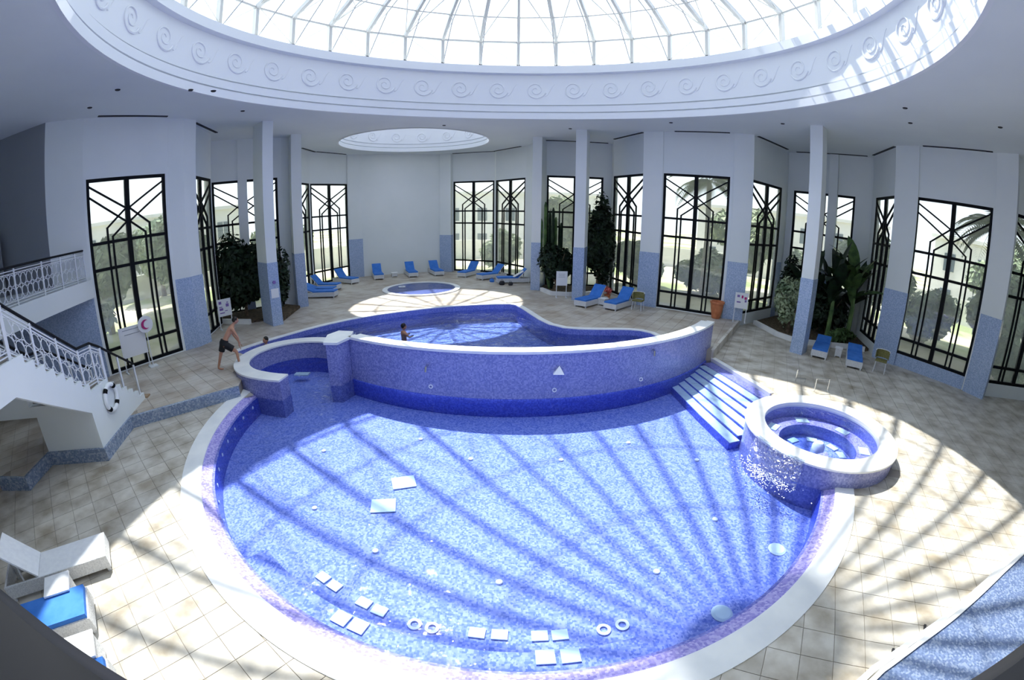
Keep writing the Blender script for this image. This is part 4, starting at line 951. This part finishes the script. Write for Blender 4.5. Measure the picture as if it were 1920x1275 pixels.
bed('curved soil bed with white kerb around the banana plants', kb + [(15.3, 14.2), (16.3, 16.2), (16.5, 16.55), (13.9, 19.9), (13.6, 19.75), (11.5, 18.45)], 0.0, kb, .2)
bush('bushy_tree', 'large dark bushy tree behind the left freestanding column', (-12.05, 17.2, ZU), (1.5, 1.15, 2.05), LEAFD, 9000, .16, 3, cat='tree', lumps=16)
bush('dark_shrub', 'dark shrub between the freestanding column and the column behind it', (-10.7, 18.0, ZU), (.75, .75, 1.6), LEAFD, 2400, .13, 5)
banana('spiky_plant', 'spiky dark plant with long upright leaves rising beside the left column', (-10.95, 17.95, ZU), 2.7, 9, 1.6, .09, LEAFD, 2, 1.5)
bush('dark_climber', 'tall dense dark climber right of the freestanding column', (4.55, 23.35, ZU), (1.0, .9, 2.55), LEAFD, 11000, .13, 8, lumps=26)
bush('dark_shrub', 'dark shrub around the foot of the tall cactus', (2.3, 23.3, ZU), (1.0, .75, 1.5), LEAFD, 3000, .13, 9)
cc = thing('tall_cactus', 'tall branching cactus left of the freestanding middle column', 'cactus', (2.05, 23.7, ZU))
for k, (dx, dy, zt) in enumerate([(-.35, -.1, 4.8), (-.1, .1, 4.3), (.2, -.05, 4.0), (.5, .1, 3.7), (-.55, .1, 3.9), (.05, -.2, 4.5)]):
    MB().tube([(0, 0, .0), (dx * .4, dy * .4, 1.0), (dx, dy, 1.8), (dx, dy, zt - .2), (dx * 1.02, dy, zt)], [.10, .10, .10, .085, .03], 5).build('stem', LEAFD if k % 2 else LEAFM, cc)
bush('flowering_shrub', 'pale green shrub with yellow flowers at the kerb left of the right column', (12.25, 16.6, .1), (.95, .85, 1.25), LEAFG, 3600, .11, 11, lumps=14)
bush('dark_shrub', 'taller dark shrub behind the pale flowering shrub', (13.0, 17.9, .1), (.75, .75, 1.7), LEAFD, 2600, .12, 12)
for i, (x, y, h_, L_, lb) in enumerate([(13.9, 15.7, 2.6, 2.1, 'banana plant with broad upright leaves, leftmost behind the right loungers'), (14.9, 15.4, 2.9, 2.2, 'banana plant with broad leaves in the middle of the right bed'), (15.6, 16.1, 2.6, 1.9, 'banana plant closest to the edge on window of the right bed'), (13.6, 17.0, 2.2, 1.8, 'smaller banana plant behind the freestanding column on the right')]):
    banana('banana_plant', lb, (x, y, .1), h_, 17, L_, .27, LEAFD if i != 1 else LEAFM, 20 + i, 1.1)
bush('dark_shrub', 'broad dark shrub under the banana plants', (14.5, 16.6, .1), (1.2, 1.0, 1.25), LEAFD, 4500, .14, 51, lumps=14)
bush('fern_clump', 'low fern clump among the banana plants', (14.3, 15.0, .1), (.9, .4, .35), LEAFM, 900, .12, 33, False)
for x, y, z in [(12.0, 16.1, .12), (12.6, 15.6, .12), (-12.0, 16.4, 1.0), (-11.8, 16.5, 1.1)]: pass
pf = thing('red_flower', 'red flowering pot plant behind the two loungers at the climber', 'plant', (4.75, 21.45, ZU))
MB().lathe([(0, 0), (.12, 0), (.17, .28), (0, .26)], (0, 0), 14).build('pot', TERRA, pf, True)
o = link('foliage', blob_mesh('foliage', PINKF, (.25, .25, .3), 220, .07, 5), pf, 'stuff'); o.location = (0, 0, .5)

# ------------------------------------------------------------------ garden outside
gp = MB(); gp.lathe([(140, -.45), (12, -.45)][::-1], (0, 12), 64); struct(gp.build('garden_ground', LAWN), 'garden ground of grass and pale sand outside', 'ground')
tree_me = [blob_mesh('crown', LEAFG, (2.6, 2.6, 2.2), 5000, .30, 40 + i, 12, .5) for i in range(3)]
def gtree(x, y, s_, th, i, label):
    t = thing('garden_tree', label, 'tree', (x, y, -.45), i * 1.3, 'garden trees outside')
    o = link('crown', tree_me[i % 3], t, 'stuff'); o.location = (0, 0, th + 1.6 * s_); o.scale = (s_, s_, s_)
    MB().tube([(0, 0, -.1), (.1, 0, th * .5), (0, .1, th + s_)], [.22, .17, .08], 8).build('trunk', BARK, t, True)
GT = [(-22, 17, 1.0, 2.0, 'outside the first left window'), (-19.5, 13, .75, .6, 'low, close outside the first left window'), (-22, 24, 1.1, 2.0, 'outside behind the bushy tree'), (-18, 31, 1.0, 1.5, 'outside the far left corner'), (-9, 40, 1.0, 2.2, 'beyond the blank end wall'),
      (-1, 37, .8, .6, 'outside the far window'), (5, 36, 1.2, 2.2, 'outside behind the cactus'), (9, 31, .8, .5, 'low, outside the climber bay'), (13, 28, .8, .4, 'low, outside the wide window'), (17, 30, 1.2, 2.2, 'outside right of the wide window'), (20, 26, .9, .6, 'low, outside the flowering shrub'),
      (22, 21, 1.1, 1.8, 'outside behind the bananas'), (23, 17, .8, .5, 'low, outside the right bed'), (24, 12.5, 1.0, 1.5, 'outside the tall right window'), (26, 8.0, 1.0, 1.4, 'outside the rightmost window'), (21.5, 9.8, .6, .3, 'shrub close to the tall right window'), (-25, 9, 1.2, 2.0, 'far outside left'), (31, 16, 1.2, 2.5, 'farther off behind the right windows'), (-28, 28, 1.2, 2.2, 'farther off on the left')]
for i, (x, y, s_, th, lb) in enumerate(GT): gtree(x, y, s_, th, i, 'green garden tree ' + lb)
for i, (x, y, h_, lb) in enumerate([(12.2, 26.5, 7.6, 'tall palm whose crown fills the top of the wide window'), (20.3, 11.2, 6.8, 'palm outside the tall right window')]):
    palm('garden_palm', lb, (x, y, -.45), h_, 22, 2.6, LEAFP, 60 + i)
def house(x, y, rz, w, d, h, label, nw):
    t = thing('garden_building', label, 'building', (x, y, -.45), rz)
    MB().box((0, 0, h / 2), (w, d, h)).build('walls', HOUSE, t); MB().box((0, 0, h + .15), (w + .6, d + .6, .3)).build('roof', HOUSE, t)
    for i in range(nw):
        for z in ([1.6] + ([4.6] if h > 5.5 else [])):
            p = MB().box((-w / 2 + w * (i + .5) / nw, -d / 2 - .02, z), (1.1, .08, 1.5)).build('window', DARKG, t)
            MB().box((-w / 2 + w * (i + .5) / nw, -d / 2 - .08, z), (.06, .06, 1.5)).build('glazing_bar', HOUSE, p)
house(-34, 34, .75, 16, 8, 6.5, 'white two storey building beyond the left garden', 5)
house(-2, 56, 0, 26, 8, 7, 'long white building far beyond the end wall', 8)
house(30, 42, -.7, 20, 8, 6.5, 'white building beyond the wide window', 6)
house(42, 18, -1.35, 20, 8, 6.5, 'white building beyond the right windows', 6)
house(-40, 10, 1.35, 16, 8, 5, 'white building beyond the stairs', 5)
gw = thing('garden_wall', 'pale garden wall running behind the trees', 'wall')
MB().sweep(arc(2, 12, 35, -10, 190, 60), [(-.12, -.45), (-.12, 1.5), (.12, 1.5), (.12, -.45)]).build('wall_body', HOUSE, gw)

# ------------------------------------------------------------------ people
def body(name, label, loc, rz, joints, edges, rad, root=0, m=SKIN):
    t = thing(name, label, 'person', loc, rz)
    me = bpy.data.meshes.new('body'); me.from_pydata([Vector(j) for j in joints], edges, []); o = link('body', me, t); me.materials.append(m)
    sk = o.modifiers.new('skin', 'SKIN'); sk.use_smooth_shade = True
    for i, r in enumerate(rad):
        v = me.skin_vertices[0].data[i]; v.radius = r if isinstance(r, tuple) else (r, r); v.use_root = (i == root)
    ss = o.modifiers.new('sub', 'SUBSURF'); ss.levels = 2; ss.render_levels = 2
    return t
def ell(name, c, r, m, t, rot=(0, 0, 0)):
    mb = MB().lathe([(math.sin(PI * i / 12), -math.cos(PI * i / 12)) for i in range(13)], (0, 0), 20); o = mb.build(name, m, t, True)
    o.location = c; o.scale = r; o.rotation_euler = rot; return o
# boy stepping on to the nook: facing +y, leaning forward
J = [(0, 0, .86), (0, .10, 1.02), (0, .24, 1.20), (0, .36, 1.33), (0, .42, 1.42), (0, .50, 1.50),            # 0 pelvis..5 head
     (-.09, -.02, .80), (-.11, -.16, .46), (-.12, -.30, .08), (-.12, -.20, .03), (-.12, -.12, .02),             # left leg 6-10
     (.09, .06, .80), (.12, .38, .56), (.12, .40, .20), (.12, .42, .06), (.12, .54, .04),                        # right leg 11-15
     (-.17, .34, 1.28), (-.21, .42, 1.02), (-.17, .55, .80), (-.15, .60, .72),                                      # left arm 16-19
     (.17, .36, 1.28), (.22, .48, 1.03), (.17, .50, .78), (.15, .50, .70)]                                        # right arm 20-23
E_ = [(0, 1), (1, 2), (2, 3), (3, 4), (4, 5), (0, 6), (6, 7), (7, 8), (8, 9), (9, 10), (0, 11), (11, 12), (12, 13), (13, 14), (14, 15), (3, 16), (16, 17), (17, 18), (18, 19), (3, 20), (20, 21), (21, 22), (22, 23)]
Rr = [(.13, .10), (.12, .09), (.14, .10), (.12, .09), .05, .055, .085, .055, .038, .035, .025, .09, .06, .04, .035, .028, .055, .036, .028, .03, .055, .036, .028, .03]
boy = body('person', 'boy in black swim shorts leaning forward at the edge of the upper pool', (-8.62, 10.82, ZU), -.75, J, E_, Rr)
ell('head', (0, .52, 1.53), (.078, .095, .115), SKIN, boy, (-.35, 0, 0)); ell('hair', (0, .50, 1.565), (.086, .10, .105), HAIR, boy, (-.35, 0, 0))
for s_ in (-1, 1): ell('ear', (s_ * .08, .51, 1.52), (.014, .024, .032), SKIN, boy)
ell('nose', (0, .612, 1.50), (.013, .02, .02), SKIN, boy); boy.scale = (.94, .94, .94)
for s_, hx, hy, hz in ((-1, -.15, .60, .70), (1, .15, .50, .68)):
    hm = MB()
    for k in range(4): hm.tube([(hx + (k - 1.5) * .018, hy, hz), (hx + (k - 1.5) * .02, hy + .03, hz - .045), (hx + (k - 1.5) * .02, hy + .03, hz - (.075, .085, .08, .065)[k])], [.009, .009, .006], 6)
    hm.tube([(hx - s_ * .03, hy, hz), (hx - s_ * .05, hy + .03, hz - .03), (hx - s_ * .045, hy + .04, hz - .055)], [.010, .010, .007], 6); hm.build('fingers', SKIN, boy, True)
js = MB().tube([(0, .06, .99), (0, .02, .90), (0, 0, .82)], [.13, .155, .15], 16)
js.tube([(-.06, -.01, .84), (-.10, -.09, .62)], [.12, .105], 14).tube([(.06, .04, .84), (.12, .27, .66)], [.12, .11], 14); js.build('swim_shorts', SHORTS, boy, True)
# swimmers
def swimmer(loc, rz, label, torso=True):
    J = [(0, 0, -.35), (0, 0, -.10), (0, 0, .02), (0, .01, .10), (-.16, 0, .0), (-.22, .12, -.14), (-.15, .34, -.12), (.16, 0, .0), (.22, .12, -.14), (.15, .34, -.12)]
    t = body('person', label, loc, rz, J, [(0, 1), (1, 2), (2, 3), (2, 4), (4, 5), (5, 6), (2, 7), (7, 8), (8, 9)], [(.14, .10), (.15, .1), (.10, .08), .05, .065, .04, .03, .065, .04, .03])
    ell('head', (0, .02, .24), (.085, .10, .125), SKIN, t); ell('hair', (0, .0, .275), (.092, .103, .105), HAIR, t)
    for s_ in (-1, 1): ell('ear', (s_ * .085, .01, .23), (.014, .024, .032), SKIN, t)
    ell('nose', (0, .12, .225), (.014, .02, .024), SKIN, t)
    for s_ in (-1, 1): ell('eye', (s_ * .032, .112, .255), (.012, .008, .008), HAIR, t)
    ell('mouth', (0, .112, .175), (.026, .008, .007), SIGNR, t); return t
swimmer((-4.05, 15.55, ZUW + .04), -.9, 'dark haired swimmer in the middle of the raised pool')
swimmer((-8.72, 13.45, ZUW + .10), 2.6, 'swimmer whose head shows in the narrow channel behind the round nook')
